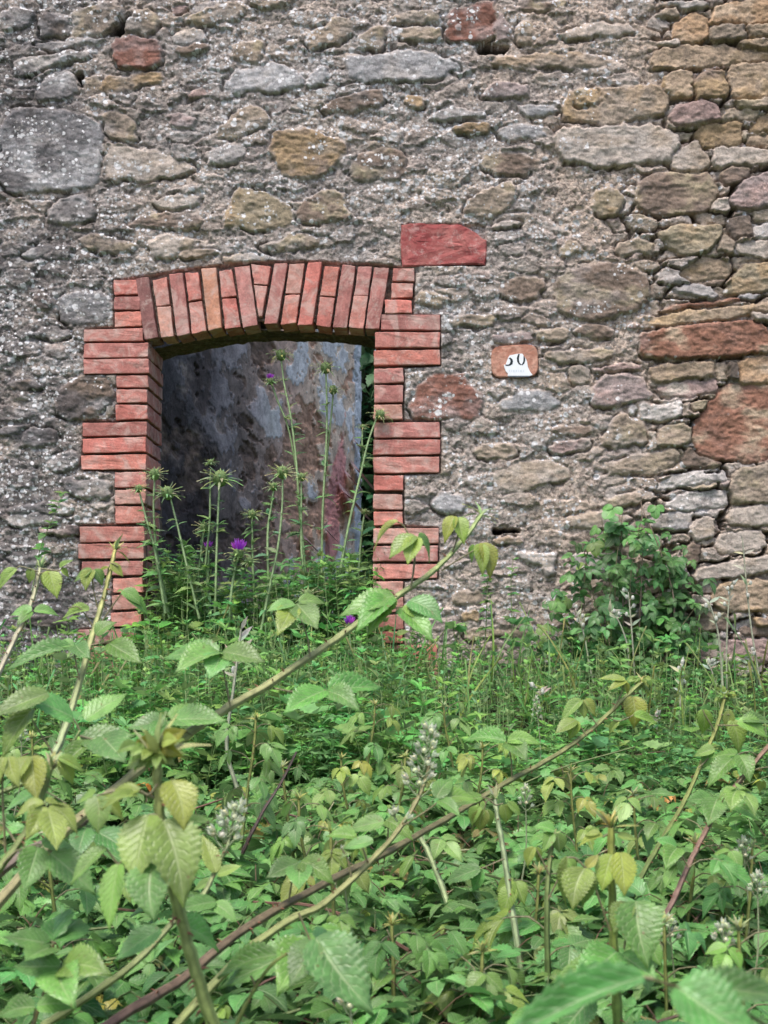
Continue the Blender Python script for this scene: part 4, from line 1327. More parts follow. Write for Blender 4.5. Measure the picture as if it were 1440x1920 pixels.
def weeds():
    rnd = random.Random(33)
    T = [weed_template(rnd, h, k) for h, k in ((.16, 0), (.24, 0), (.32, 0), (.2, 1), (.14, 1), (.28, 1), (.26, 0), (.12, 0), (.36, 0))]
    leaves, stems = Acc(), Acc()

    def place(x, y, top_py, tk=None):
        d = CAM_D + y
        g = float(ground_z(x, y)) - 0.02
        ztop = CAM_Z + (PY0 - top_py) / FPX * d
        hgt = max(0.07, ztop - g)
        k = rnd.randrange(len(T)) if tk is None else tk
        h0 = (.16, .24, .32, .2, .14, .28, .26, .12, .36)[k]
        s = hgt / h0
        s = min(max(s, 0.6), 1.7)
        a = rnd.uniform(0, 6.28)
        M = np.array([[math.cos(a), -math.sin(a), 0], [math.sin(a), math.cos(a), 0], [0, 0, 1]]) * s
        c = s2l((rnd.uniform(88, 124), rnd.uniform(140, 168), rnd.uniform(68, 96)))
        V, F, U, C = T[k][0]
        o = np.array([x, y, ztop - h0 * s])
        leaves.add(V @ M.T + o, F, U, C * c)
        V, F, U, C = T[k][1]
        stems.add(V @ M.T + o, F, U, C * rnd.uniform(.8, 1.1))

    topx = [-150, 0, 150, 250, 290, 330, 400, 450, 540, 600, 690, 720, 830, 960, 1040, 1120, 1330, 1440, 1600]
    topy = [1225, 1215, 1205, 1180, 1085, 1065, 1110, 1150, 1110, 1080, 1085, 1190, 1215, 1220, 1215, 1190, 1245, 1255, 1255]
    for i in range(4700):
        d = rnd.uniform(3.55, 4.97)
        px = rnd.uniform(-480, 1980)
        x = (px - PX0) / FPX * d
        b = np.interp(px, topx, topy)
        f = (4.97 - d) / 0.82
        top = max(b, 1170) + f * 120 + abs(rnd.gauss(0, 38)) - 8
        if rnd.random() < 0.05:
            top -= 60
        place(x, -CAM_D + d, top)
    for i in range(420):                                   # thicker towards the right edge
        d = rnd.uniform(3.7, 4.95)
        px = rnd.uniform(1180, 1620)
        place((px - PX0) / FPX * d, -CAM_D + d, 1235 + (4.95 - d) * 130 + abs(rnd.gauss(0, 40)))
    for i in range(210):                                   # the door sill is overgrown
        px = rnd.uniform(292, 696)
        y = rnd.uniform(-0.12, 0.30)
        d = CAM_D + y
        x = (px - PX0) / FPX * d
        if y > -0.02:
            x = min(max(x, XL + 0.03), XR - 0.03)
        top = np.interp(px, topx, topy) + abs(rnd.gauss(0, 62)) - 45
        place(x, y, top, rnd.choice((0, 1, 2, 6, 8, 2, 8, 5)))
    for i in range(500):                                   # inside the room
        y = rnd.uniform(0.3, 1.6)
        x = rnd.uniform(-1.0 + 0.3 * y, 0.3)
        place(x, y, 1215 + rnd.uniform(-40, 60))
    # tall thin stems with upright narrow leaves
    wis = []
    for h in (.3, .4, .34, .46):
        lv, st = Acc(), Acc()
        ln = np.array([rnd.uniform(-.14, .14), rnd.uniform(-.12, .1), 1.0])
        Q, T = tube(st, [np.zeros(3), ln * h * .5 + np.array([rnd.uniform(-.02, .02), 0, 0]), ln * h], 0.0022, 0.001, 10, 4, s2l((142, 168, 108)), s2l((160, 182, 124)))
        for k in range(16):
            f = rnd.uniform(.15, 1)
            a = rnd.uniform(0, 6.28)
            put(lv, NARROW[rnd.randrange(3)], Q[int(f * 9)], np.array([math.cos(a), math.sin(a), rnd.uniform(.5, 1.8)]), (0, -.6, 1), rnd.uniform(.02, .05), np.ones(3) * rnd.uniform(.85, 1.15), .8)
        for k in range(7):
            a = rnd.uniform(0, 6.28)
            put(lv, LOWL[rnd.randrange(3)], Q[9], np.array([math.cos(a), math.sin(a), rnd.uniform(.2, 1.6)]), (0, -.6, 1), rnd.uniform(.012, .026), np.array([1.15, 1.1, 1.0]), .8)
        wis.append((h, [(np.concatenate(a.V), np.concatenate(a.F), np.concatenate(a.U), np.concatenate(a.T)) for a in (lv, st)]))
    for i in range(1300):
        door = i < 150
        d = rnd.uniform(4.85, 5.28) if door else rnd.uniform(3.9, 4.97)
        px = rnd.uniform(296, 694) if door else rnd.uniform(-300, 1760)
        x, y = (px - PX0) / FPX * d, -CAM_D + d
        if door and y > -0.02:
            x = min(max(x, XL + 0.03), XR - 0.03)
        b = np.interp(px, topx, topy)
        top = (b - 45 if door else max(b, 1175) - 50 + (4.97 - d) * 110) + abs(rnd.gauss(0, 60))
        ztop = CAM_Z + (PY0 - top) / FPX * d
        h0, tt = rnd.choice(wis)
        sc = rnd.uniform(.75, 1.1)
        a = rnd.uniform(0, 6.28)
        M = np.array([[math.cos(a), -math.sin(a), 0], [math.sin(a), math.cos(a), 0], [0, 0, 1]]) * sc
        c = s2l((rnd.uniform(96, 136), rnd.uniform(144, 174), rnd.uniform(78, 106)))
        o = np.array([x, y, ztop - h0 * sc])
        for q, acc in enumerate((leaves, stems)):
            V, F, U, C = tt[q]
            acc.add(V @ M.T + o, F, U, C * (c if q == 0 else rnd.uniform(.8, 1.1)))
    # fine grass blades
    for i in range(260):
        d = rnd.uniform(4.0, 4.95)
        px = rnd.uniform(-120, 1560)
        x, y = (px - PX0) / FPX * d, -CAM_D + d
        g = float(ground_z(x, y))
        h = rnd.uniform(0.12, 0.3)
        ln = np.array([rnd.gauss(0, .3), rnd.gauss(-.1, .25), 1])
        put(leaves, NARROW[rnd.randrange(3)], np.array([x, y, g]), ln, (rnd.uniform(-1, 1), -1, .2), h, s2l((rnd.uniform(90, 140), rnd.uniform(130, 160), rnd.uniform(70, 95))), 0.09)
    o = bpy.data.objects.new('weeds', leaves.mesh('weeds'))
    o.data.materials.append(HERB)
    COL.objects.link(o)
    o['kind'] = 'stuff'
    o['label'] = 'tangle of fine green weeds along the foot of the wall'
    o['category'] = 'weeds'
    o2 = bpy.data.objects.new('weed_stems', stems.mesh('weed_stems'))
    o2.data.materials.append(STEM)
    COL.objects.link(o2)
    o2.parent = o
    o2['kind'] = 'stuff'


weeds()

# --------------------------------------------------------------- bramble shoots one can tell apart
C_GREEN, C_PALE, C_PURP, C_TAN, C_OLIVE, C_DEAD = s2l((120, 136, 82)), s2l((158, 164, 122)), s2l((106, 80, 76)), s2l((150, 142, 104)), s2l((136, 146, 90)), s2l((74, 62, 58))


def thorns(acc, Q, T, r, n, rnd, col):
    for i in range(n):
        f = rnd.uniform(0.05, 0.9) * (len(Q) - 1)
        j = int(f)
        p = Q[j] + (Q[min(j + 1, len(Q) - 1)] - Q[j]) * (f - j)
        M = frame(T[j], (0.2, -0.5, 0.8))
        a = rnd.uniform(0, 2 * math.pi)
        dv = M[:, 0] * math.cos(a) + M[:, 2] * math.sin(a)
        tube(acc, [p + dv * r * 0.8, p + dv * r * 1.9 - M[:, 1] * r * 0.2, p + dv * r * 2.6 - M[:, 1] * r * 0.8], r * 0.34, r * 0.03, 3, 4, col)


def star_tip(acc, stem, p, axis, size, rnd, pale=True):
    """the tuft of narrow unfolding leaves at a growing tip"""
    M = frame(axis, (0.3, -0.6, 0.4))
    size *= 0.8
    nk = 22 if size < 0.04 else 16
    if size >= 0.04:
        for k in range(13):
            a = 2.4 * k
            dv = M[:, 1] * rnd.uniform(.2, 1.6) + (M[:, 0] * math.cos(a) + M[:, 2] * math.sin(a)) * rnd.uniform(.6, 1.1)
            o = p + nrm(dv) * size * rnd.uniform(.1, .42)
            if stem is not None:
                tube(stem, [p, o], .0014, .0009, 3, 4, s2l((150, 160, 100)))
            tri_leaf(acc, None, o, dv + np.array([0, 0, -.5]), (rnd.uniform(-.5, .5), -.6, 1), size * rnd.uniform(.2, .36), rnd, rnd.uniform(.2, .62), HERO, five=k % 3 == 0, hang=.7, tone=1.05)
        size *= .75
    for k in range(nk):
        a = 2 * math.pi * k / 11 + rnd.uniform(-.3, .3)
        el = rnd.uniform(0.7, 3.0) if k % 6 else rnd.uniform(0, .6)
        dv = M[:, 1] * el + (M[:, 0] * math.cos(a) + M[:, 2] * math.sin(a)) * rnd.uniform(.5, 1.1)
        c = s2l((rnd.uniform(146, 186), rnd.uniform(164, 190), rnd.uniform(104, 138)) if pale else (rnd.uniform(140, 176), rnd.uniform(154, 174), rnd.uniform(78, 110)))
        put(acc, rnd.choice(NARROW), p, dv, M[:, 1] * .6 - dv * .2 + np.array([0, -.4, .5]), size * rnd.choice((.35, .5, .7, .95)), c, rnd.uniform(.45, 1.0))


def shoot(label, path, r0, r1, cols, leaves=(), autos=0, tip=0, seed=0, group='bramble shoots rising from the thicket', auto_size=0.05, yellow=0.3, hang=0.2, nthorn=14, name='bramble_shoot', cat='bramble', pale=True, hero=True, span=(0.25, 0.95)):
    """path: (px, py, distance); leaves: (petiole [(px, py)..], distance, [(bx, by, tx, ty, width, away, roll, yellow)])"""
    rnd = random.Random(seed)
    P = [W(*p) for p in path]
    base = P[0].copy()
    t = thing(name, label, cat, tuple(base), group)
    st = Acc()
    n = max(10, 5 * len(P))
    r0, r1 = r0 * .78, r1 * .8
    Q, T = tube(st, P, r0, r1, n, 10, cols[0], cols[-1], ridged=0.10)
    thorns(st, Q, T, (r0 + r1) / 2, nthorn, rnd, s2l((150, 104, 84)))
    part('cane', st.mesh('cane'), STEM, t)
    tp = HERO if hero else MIDL
    for lf in leaves:
        pet, d, lls = lf
        a = Acc()
        if len(pet) > 1:
            dd = d if isinstance(d, (int, float)) else d
            tube(a, [W(x, y, dd) for x, y in pet], 0.0014, 0.0010, 8, 5, s2l((128, 112, 74)))
        for (bx, by, tx, ty, w, away, roll, yl) in lls:
            b = W(bx, by, d)
            e = W(tx, ty, d + away)
            L = np.linalg.norm(e - b)
            dv = e - b
            side = np.cross(nrm(dv), np.array([0, -1.0, 0.0]))
            up = np.array([0, -1.0, 0.95]) + roll * 1.3 * side
            c = green(rnd, yl * .68)
            put(a, rnd.choice(tp), b, dv, up, L, c, w / 0.36 * .9)
        part('leaf', a.mesh('leaf'), LEAF, t)
    for i in range(autos):
        f = span[0] + (span[1] - span[0]) * (i + rnd.uniform(0.1, 0.9)) / autos
        j = min(int(f * (n - 1)), n - 2)
        p = Q[j]
        az = (i * 2.4 + rnd.uniform(-.6, .6))
        dv = np.array([math.cos(az), math.sin(az) * 0.8 - 0.15, rnd.uniform(0.15, 0.7)])
        L = auto_size * rnd.uniform(0.7, 1.3)
        e = p + nrm(dv) * L
        a = Acc()
        tube(a, [p, p + nrm(dv + np.array([0, 0, .4])) * L * 0.5, e], 0.0013, 0.0009, 5, 4, s2l((128, 116, 78)))
        yl = np.clip(yellow + (f - 0.6) * 0.9 * yellow / 0.5 + rnd.uniform(-.15, .15), 0, 1)
        s = auto_size * (1.15 - 0.5 * f * (0.4 + yellow)) * rnd.uniform(.85, 1.15)
        tri_leaf(a, a, e, np.array([dv[0], dv[1], -0.1 - hang]), (rnd.uniform(-.3, .3), -.45, 1), s, rnd, yl, tp, five=rnd.random() < 0.2, hang=hang)
        part('leaf', a.mesh('leaf'), LEAF, t)
    if tip:
        a = Acc()
        star_tip(a, st, Q[-1], T[-1], tip, rnd, pale)
        part('shoot_tip', a.mesh('shoot_tip'), LEAF, t)
    return t, Q, T


def buds(parent, pts, rnd, size, name='flower_bud'):
    """woolly grey-white buds on short stalks"""
    a = Acc()
    for (b, p) in pts:
        tube(a, [b, (b + p) / 2 + np.array([0, 0, -.1]) * np.linalg.norm(p - b), p], size * 0.22, size * 0.2, 4, 4, s2l((150, 164, 124)))
        ax = nrm(p - b)
        M = frame(ax, (.2, -.5, .4))
        ball(a, p + ax * size * .5, size * .62, size * .8, size * .62, s2l((rnd.uniform(190, 216), rnd.uniform(196, 216), rnd.uniform(164, 186))), M)
        for k in range(5):
            an = 2 * math.pi * k / 5
            dv = ax + 0.35 * (M[:, 0] * math.cos(an) + M[:, 2] * math.sin(an))
            put(a, NARROW[0], p + 0.45 * size * (M[:, 0] * math.cos(an) + M[:, 2] * math.sin(an)), dv, M[:, 0] * math.cos(an) + M[:, 2] * math.sin(an), size * 1.7, s2l((198, 204, 184)), 1.4)
    part(name, a.mesh(name), HERB, parent)


def panicle(parent, base, top, n, rnd, size, spread):
    pts = []
    for i in range(n):
        f = (i + 0.5) / n
        b = base * (1 - f) + top * f
        a = i * 2.4
        r = spread * (1 - 0.7 * f)
        p = b + np.array([math.cos(a) * r, math.sin(a) * r, r * 0.55 + 0.004])
        pts.append((b, p))
    pts.append((base * .1 + top * .9, top))
    buds(parent, pts, rnd, size)


# long cane crossing in front of the doorway
shoot('long green and tan bramble cane slanting up across the doorway to the right jamb',
      [(-60, 1760, 1.45), (90, 1590, 1.5), (235, 1465, 1.55), (330, 1392, 1.6), (420, 1332, 1.65), (500, 1286, 1.7), (580, 1233, 1.75), (640, 1192, 1.8), (700, 1148, 1.85), (760, 1108, 1.9), (820, 1065, 1.95), (860, 1022, 2.0), (885, 992, 2.02), (902, 966, 2.05)],
      0.0078, 0.0038, (C_TAN, C_OLIVE, s2l((150, 168, 108))),
      [([(770, 1104), (776, 1060), (780, 1006)], 1.9, [(778, 1004, 727, 1040, .40, -.02, .3, .35), (780, 1006, 764, 1053, .36, -.03, 0, .85), (784, 1002, 819, 1048, .34, .02, -.4, .3)]),
       ([(770, 1104), (778, 1040), (760, 990), (745, 978)], 1.91, [(746, 977, 687, 1014, .22, .01, .6, .75)]),
       ([(848, 1036), (858, 1004), (856, 972)], 1.98, [(852, 968, 828, 1006, .36, -.02, .3, .9), (860, 970, 874, 1014, .38, -.02, -.2, .85)]),
       ([(828, 1070), (858, 1050), (892, 1030)], 1.97, [(890, 1022, 880, 1054, .4, .01, .4, .45), (905, 1018, 928, 1074, .36, -.02, -.3, .8), (899, 1020, 906, 1066, .3, -.03, 0, .7)]),
       ([(745, 1118), (738, 1117)], 1.86, [(738, 1117, 636, 1132, .34, -.03, .2, .12), (732, 1120, 668, 1152, .34, -.06, .3, .2), (735, 1122, 690, 1165, .3, -.05, 0, .3)]),
       ([(722, 1142), (755, 1138)], 1.86, [(752, 1140, 814, 1192, .3, -.05, -.2, .22), (768, 1126, 828, 1152, .42, -.03, .0, .1), (760, 1134, 800, 1160, .4, -.02, 0, .3)]),
       ([(581, 1232), (575, 1190), (552, 1135)], 1.74, [(552, 1132, 500, 1140, .36, -.02, .2, .15), (556, 1132, 596, 1172, .40, -.04, -.2, .2), (548, 1136, 520, 1172, .34, -.05, 0, .5), (560, 1128, 612, 1122, .36, .01, 0, .2)]),
       ([(432, 1326), (420, 1262), (412, 1226)], 1.62, [(410, 1222, 300, 1210, .30, .02, .1, .1), (412, 1224, 330, 1242, .34, -.05, .3, .15), (414, 1224, 392, 1252, .45, -.05, 0, .12), (418, 1222, 494, 1232, .38, -.03, -.1, .15)]),
       ([(515, 1291), (560, 1298), (612, 1294)], 1.7, [(610, 1294, 532, 1326, .34, -.05, .2, .08), (612, 1296, 665, 1310, .38, -.04, 0, .2), (616, 1292, 722, 1272, .3, .03, 0, .1)]),
       ([(360, 1378), (330, 1362), (312, 1352)], 1.6, [(312, 1350, 240, 1352, .4, -.02, .1, .12), (314, 1352, 290, 1400, .4, -.05, 0, .15), (318, 1346, 392, 1318, .34, .03, -.2, .2), (322, 1350, 420, 1340, .34, -.03, -.2, .1)]),
       ], tip=0.046, seed=101, nthorn=26)

# the tall shoot in the left foreground
shoot('thick green bramble shoot with drooping pleated leaves at the lower left',
      [(470, 2050, 1.2), (400, 1915, 1.2), (362, 1800, 1.2), (338, 1715, 1.2), (318, 1630, 1.2), (305, 1560, 1.2), (298, 1490, 1.2), (294, 1425, 1.2)],
      0.0074, 0.0050, (s2l((128, 146, 84)), s2l((150, 158, 96))),
      [([(306, 1555), (296, 1530), (278, 1528)], 1.19, [(278, 1528, 246, 1650, .42, -.04, .25, .45)]),
       ([(306, 1552), (306, 1538)], 1.18, [(306, 1538, 344, 1666, .40, -.05, -.2, .5)]),
       ([(322, 1640), (300, 1620), (286, 1622)], 1.17, [(288, 1618, 284, 1712, .46, -.04, .1, .15)]),
       ([(303, 1540), (250, 1590), (222, 1622)], 1.21, [(222, 1620, 196, 1740, .28, -.03, .5, .3)]),
       ([(222, 1622), (198, 1590)], 1.22, [(198, 1588, 126, 1652, .26, -.02, .4, .4)]),
       ([(296, 1470), (280, 1490), (262, 1482)], 1.19, [(262, 1480, 180, 1498, .3, .0, .3, .85), (258, 1490, 200, 1484, .2, -.03, .2, .7)]),
       ([(300, 1480), (320, 1468)], 1.19, [(322, 1464, 345, 1540, .44, -.03, -.2, .75), (318, 1466, 352, 1500, .34, .02, -.3, .95)]),
       ([(300, 1500), (240, 1480), (182, 1492)], 1.22, [(182, 1492, 178, 1555, .46, -.02, .1, .5), (186, 1494, 236, 1530, .34, .0, -.2, .8), (176, 1490, 140, 1500, .36, .02, .2, .5)]),
       ([(330, 1680), (322, 1740)], 1.24, [(300, 1742, 212, 1795, .34, -.02, .2, .1), (330, 1736, 432, 1762, .34, .03, -.1, .06)]),
       ([(312, 1600), (360, 1560), (392, 1540)], 1.24, [(330, 1545, 400, 1530, .26, .0, -.3, .35)]),
       ], tip=0.078, seed=102, nthorn=24)

# purple cane with the tall tip at the right
shoot('long purple bramble cane rising from the bottom left to a pale tip at the right',
      [(120, 1980, 1.35), (230, 1905, 1.4), (340, 1838, 1.5), (460, 1742, 1.6), (600, 1662, 1.75), (720, 1602, 1.9), (830, 1540, 2.05), (900, 1498, 2.15), (960, 1462, 2.2), (1030, 1424, 2.3), (1090, 1384, 2.35), (1140, 1340, 2.4), (1172, 1308, 2.42), (1200, 1282, 2.45)],
      0.0075, 0.0042, (C_PURP, C_PURP, C_OLIVE),
      [([(1150, 1332), (1165, 1300), (1172, 1276)], 2.4, [(1172, 1274, 1122, 1268, .24, .0, .3, .8), (1174, 1276, 1140, 1286, .28, -.02, .3, .9), (1172, 1278, 1180, 1302, .3, 0, 0, .7)]),
       ([(1172, 1308), (1186, 1306)], 2.42, [(1186, 1306, 1192, 1360, .50, -.02, 0, .75), (1184, 1306, 1170, 1335, .4, .01, .2, .7)]),
       ([(1120, 1360), (1098, 1328), (1090, 1312)], 2.36, [(1090, 1312, 1048, 1342, .30, -.02, .2, .6), (1092, 1312, 1096, 1346, .4, -.01, 0, .5), (1096, 1312, 1122, 1340, .4, .0, -.2, .6)]),
       ([(1100, 1380), (1080, 1350)], 2.34, [(1080, 1350, 1040, 1372, .36, -.02, .2, .5), (1084, 1352, 1066, 1386, .4, 0, 0, .55)]),
       ([(1140, 1344), (1160, 1352), (1190, 1340)], 2.4, [(1188, 1340, 1236, 1350, .3, .0, 0, .5), (1160, 1352, 1140, 1376, .3, 0, 0, .5)]),
       ([(960, 1462), (958, 1420), (950, 1392)], 2.2, [(948, 1390, 866, 1376, .3, .02, .1, .12), (952, 1388, 1010, 1382, .34, -.02, 0, .2), (950, 1392, 985, 1412, .4, -.05, 0, .15)]),
       ([(720, 1602), (728, 1560), (722, 1540)], 1.9, [(720, 1540, 650, 1552, .34, 0, 0, .3), (724, 1538, 770, 1560, .36, -.03, 0, .3)]),
       ([(540, 1700), (548, 1650), (560, 1620)], 1.68, [(560, 1618, 500, 1640, .4, -.03, 0, .1), (564, 1616, 620, 1640, .4, -.03, 0, .1), (562, 1620, 560, 1660, .4, -.05, 0, .1)]),
       ], tip=0.058, seed=103, nthorn=36)

# cane ending in the big spray of buds
t, Q, T = shoot('tan bramble cane ending in a large spray of grey-white buds at the picture\'s centre',
                [(330, 1925, 1.45), (450, 1795, 1.5), (540, 1728, 1.55), (600, 1700, 1.58), (660, 1650, 1.62), (712, 1598, 1.66), (752, 1550, 1.7), (782, 1500, 1.72), (800, 1455, 1.74), (806, 1420, 1.75)],
                0.0066, 0.0026, (C_OLIVE, C_TAN),
                [([(690, 1620), (680, 1590), (668, 1572)], 1.64, [(668, 1570, 612, 1560, .36, 0, .2, .2), (672, 1570, 640, 1600, .3, -.03, 0, .2)]),
                 ([(750, 1552), (800, 1520), (826, 1500)], 1.7, [(826, 1498, 900, 1486, .30, .02, 0, .2), (822, 1500, 860, 1520, .3, -.03, 0, .25), (818, 1496, 850, 1452, .4, .02, 0, .15)]),
                 ([(660, 1650), (652, 1612), (640, 1590)], 1.62, [(700, 1576, 640, 1588, .3, .0, .1, .2)]),
                 ([(560, 1712), (585, 1770), (600, 1790)], 1.5, [(590, 1772, 400, 1822, .24, -.02, .2, .15), (596, 1778, 528, 1835, .4, -.08, 0, .15)])], seed=104)
rnd = random.Random(1)
panicle(t, W(782, 1500, 1.72), W(808, 1372, 1.76), 26, rnd, 0.0054, 0.018)
panicle(t, W(752, 1552, 1.7), W(738, 1528, 1.71), 3, rnd, 0.006, 0.01)

t, Q, T = shoot('bramble cane with grey-white buds behind the thick left shoot',
                [(80, 1925, 1.38), (180, 1860, 1.4), (260, 1800, 1.42), (330, 1725, 1.45), (380, 1680, 1.47), (405, 1630, 1.5), (425, 1590, 1.5), (436, 1550, 1.52)],
                0.0056, 0.002, (C_OLIVE, s2l((140, 150, 110))),
                [([(395, 1660), (402, 1640)], 1.49, [(405, 1636, 380, 1560, .26, .02, .2, .8), (408, 1640, 452, 1620, .3, 0, 0, .5), (398, 1650, 360, 1668, .3, 0, 0, .2)]),
                 ([(330, 1725), (380, 1700), (402, 1690)], 1.46, [(404, 1690, 330, 1702, .3, -.03, 0, .06), (400, 1694, 440, 1720, .34, -.02, 0, .08)])], seed=105)
panicle(t, W(414, 1596, 1.5), W(446, 1520, 1.52), 17, rnd, 0.0056, 0.016)

# leafless-based shoots in front of the wall at the left
shoot('bramble shoot with a yellow star tip in front of the left brick jamb',
      [(90, 1440, 1.9), (120, 1375, 1.95), (148, 1285, 2.0), (172, 1200, 2.05), (192, 1130, 2.1), (205, 1080, 2.12), (216, 1032, 2.15)],
      0.0076, 0.0036, (s2l((140, 156, 116)), s2l((126, 140, 84)), s2l((168, 164, 92))),
      [([(186, 1150), (176, 1110), (172, 1072)], 2.1, [(172, 1068, 136, 1088, .44, 0, .3, .25), (172, 1068, 158, 1102, .4, -.02, 0, .9), (176, 1068, 196, 1094, .46, .0, -.2, .5)]),
       ([(195, 1120), (205, 1060), (222, 1062)], 2.12, [(208, 1056, 232, 1080, .36, 0, 0, .8), (204, 1064, 176, 1072, .2, 0, 0, .9)]),
       ([(178, 1185), (215, 1130), (230, 1110)], 2.08, [(228, 1106, 218, 1108, .4, 0, 0, .2), (230, 1106, 264, 1128, .40, -.01, 0, .08), (236, 1116, 282, 1145, .3, 0, 0, .35)]),
       ([(150, 1280), (140, 1230), (140, 1212)], 2.0, [(138, 1210, 102, 1200, .4, 0, 0, .1), (142, 1210, 166, 1226, .44, -.03, 0, .2), (136, 1214, 8, 1224, .22, -.05, .2, .08)]),
       ([(170, 1210), (200, 1204), (212, 1200)], 2.04, [(204, 1206, 264, 1236, .34, -.04, 0, .1), (180, 1190, 210, 1160, .5, 0, 0, .2)]),
       ([(178, 1180), (150, 1140), (128, 1140)], 2.1, [(168, 1142, 112, 1152, .3, 0, 0, .45)]),
       ], tip=0.040, seed=106, pale=False)
shoot('pale bramble shoot with hanging young leaves before the lower left wall',
      [(-20, 1300, 2.2), (25, 1205, 2.25), (48, 1160, 2.28), (64, 1115, 2.3), (76, 1065, 2.32)],
      0.006, 0.004, (s2l((168, 160, 138)), s2l((184, 184, 146))),
      [([(74, 1076), (90, 1070)], 2.3, [(92, 1070, 108, 1118, .40, -.02, -.2, .85), (88, 1072, 80, 1102, .3, 0, 0, .6)]),
       ([(74, 1080), (60, 1068)], 2.3, [(60, 1066, 50, 1092, .5, 0, 0, .6)]),
       ([(72, 1072), (40, 1062), (30, 1066)], 2.3, [(30, 1066, -10, 1096, .30, -.02, 0, .4), (26, 1066, -6, 1080, .24, .0, 0, .9)]),
       ([(76, 1066), (110, 1070), (118, 1060)], 2.3, [(112, 1064, 134, 1046, .3, 0, 0, .7), (116, 1066, 130, 1080, .4, 0, 0, .8)]),
       ([(40, 1180), (56, 1150)], 2.26, [(60, 1142, 18, 1150, .4, 0, 0, .1), (64, 1144, 108, 1144, .34, 0, 0, .1), (58, 1146, 30, 1164, .36, -.03, 0, .3)]),
       ], tip=0.034, seed=107)
shoot('bramble cane with big upright green leaves at the left edge',
      [(-40, 1500, 1.5), (40, 1470, 1.52), (110, 1430, 1.55), (150, 1370, 1.58)], 0.004, 0.002, (C_GREEN,),
      [([(150, 1370), (140, 1352), (134, 1345)], 1.58, [(136, 1344, 52, 1302, .44, -.04, .3, .12), (160, 1350, 236, 1292, .36, .03, -.2, .12), (146, 1350, 170, 1322, .4, .04, 0, .08)]),
       ([(110, 1430), (60, 1350)], 1.55, [(90, 1300, -20, 1322, .3, -.04, 0, .2), (60, 1330, -10, 1400, .3, -.04, .2, .25)]),
       ([(150, 1380), (180, 1388)], 1.56, [(150, 1388, 252, 1372, .34, 0, 0, .1), (168, 1392, 110, 1440, .3, -.03, 0, .2), (190, 1380, 230, 1418, .4, -.06, 0, .15)])], seed=108)
shoot('bramble shoot with yellow hanging leaves at the left edge',
      [(-90, 1740, 1.3), (-10, 1640, 1.32), (40, 1575, 1.34), (72, 1510, 1.36), (96, 1440, 1.38)], 0.0056, 0.0036, (s2l((118, 132, 78)),),
      [([(80, 1490), (66, 1440), (62, 1420)], 1.37, [(60, 1418, 66, 1496, .36, -.03, .1, .75), (52, 1418, 20, 1470, .34, -.03, .3, .9), (70, 1420, 96, 1460, .3, 0, -.2, .55)]),
       ([(10, 1600), (4, 1470), (8, 1425)], 1.34, [(8, 1420, -14, 1478, .34, -.02, .2, .6), (16, 1420, 34, 1470, .3, -.02, 0, .85)]),
       ([(92, 1450), (110, 1425)], 1.38, [(112, 1424, 140, 1470, .34, 0, 0, .75), (110, 1420, 160, 1440, .26, 0, 0, .6)])], tip=0.035, autos=3, seed=109, auto_size=0.05, yellow=.3, span=(.2, .7))
shoot('old grey-purple bramble cane lying across the left edge', [(-60, 1690, 1.5), (40, 1605, 1.52), (110, 1568, 1.54), (170, 1532, 1.56), (240, 1480, 1.6)], 0.0075, 0.005, (s2l((124, 110, 100)),), autos=2, seed=110, yellow=0.05)
shoot('dark dead bramble twig standing left of the bud spray', [(455, 1600, 2.0), (472, 1562, 2.0), (500, 1510, 2.02), (526, 1470, 2.04), (556, 1410, 2.06)], 0.0038, 0.0022, (C_DEAD,), seed=111, nthorn=16)
shoot('yellow-leaved bramble shoot at the lower right',
      [(1165, 2000, 1.45), (1158, 1905, 1.45), (1152, 1800, 1.45), (1148, 1700, 1.45), (1146, 1620, 1.45), (1146, 1552, 1.45)], 0.0072, 0.0046, (s2l((104, 130, 66)), s2l((146, 152, 78))),
      [([(1148, 1650), (1130, 1620), (1146, 1604)], 1.44, [(1146, 1602, 1128, 1668, .40, -.02, .15, .95)]),
       ([(1148, 1620), (1162, 1600)], 1.43, [(1164, 1598, 1174, 1678, .40, -.02, -.15, .98)]),
       ([(1144, 1745), (1118, 1670), (1104, 1634)], 1.43, [(1096, 1628, 1074, 1696, .46, -.03, .1, .7), (1104, 1632, 1100, 1704, .30, .0, -.3, .6), (1100, 1626, 1120, 1600, .4, 0, 0, .9)]),
       ([(1104, 1634), (1080, 1610), (1062, 1608)], 1.46, [(1064, 1606, 1042, 1700, .14, 0, .5, .55)]),
       ([(1170, 1780), (1180, 1720), (1186, 1695)], 1.42, [(1192, 1690, 1222, 1800, .46, -.05, -.15, .22), (1182, 1694, 1150, 1744, .44, -.02, .2, .25)]),
       ([(1152, 1800), (1130, 1790)], 1.42, [(1156, 1784, 1080, 1828, .42, -.05, .3, .12), (1164, 1790, 1232, 1830, .34, -.05, 0, .2), (1140, 1796, 1028, 1836, .2, 0, .2, .25)]),
       ([(1146, 1560), (1130, 1570)], 1.45, [(1130, 1566, 1082, 1580, .24, 0, .2, .9), (1124, 1560, 1096, 1562, .3, 0, 0, .8), (1158, 1566, 1196, 1572, .3, 0, 0, .8)]),
       ([(1152, 1860), (1110, 1880)], 1.42, [(1110, 1868, 1040, 1930, .46, -.02, .2, .05)]),
       ], tip=0.040, seed=112, pale=False)
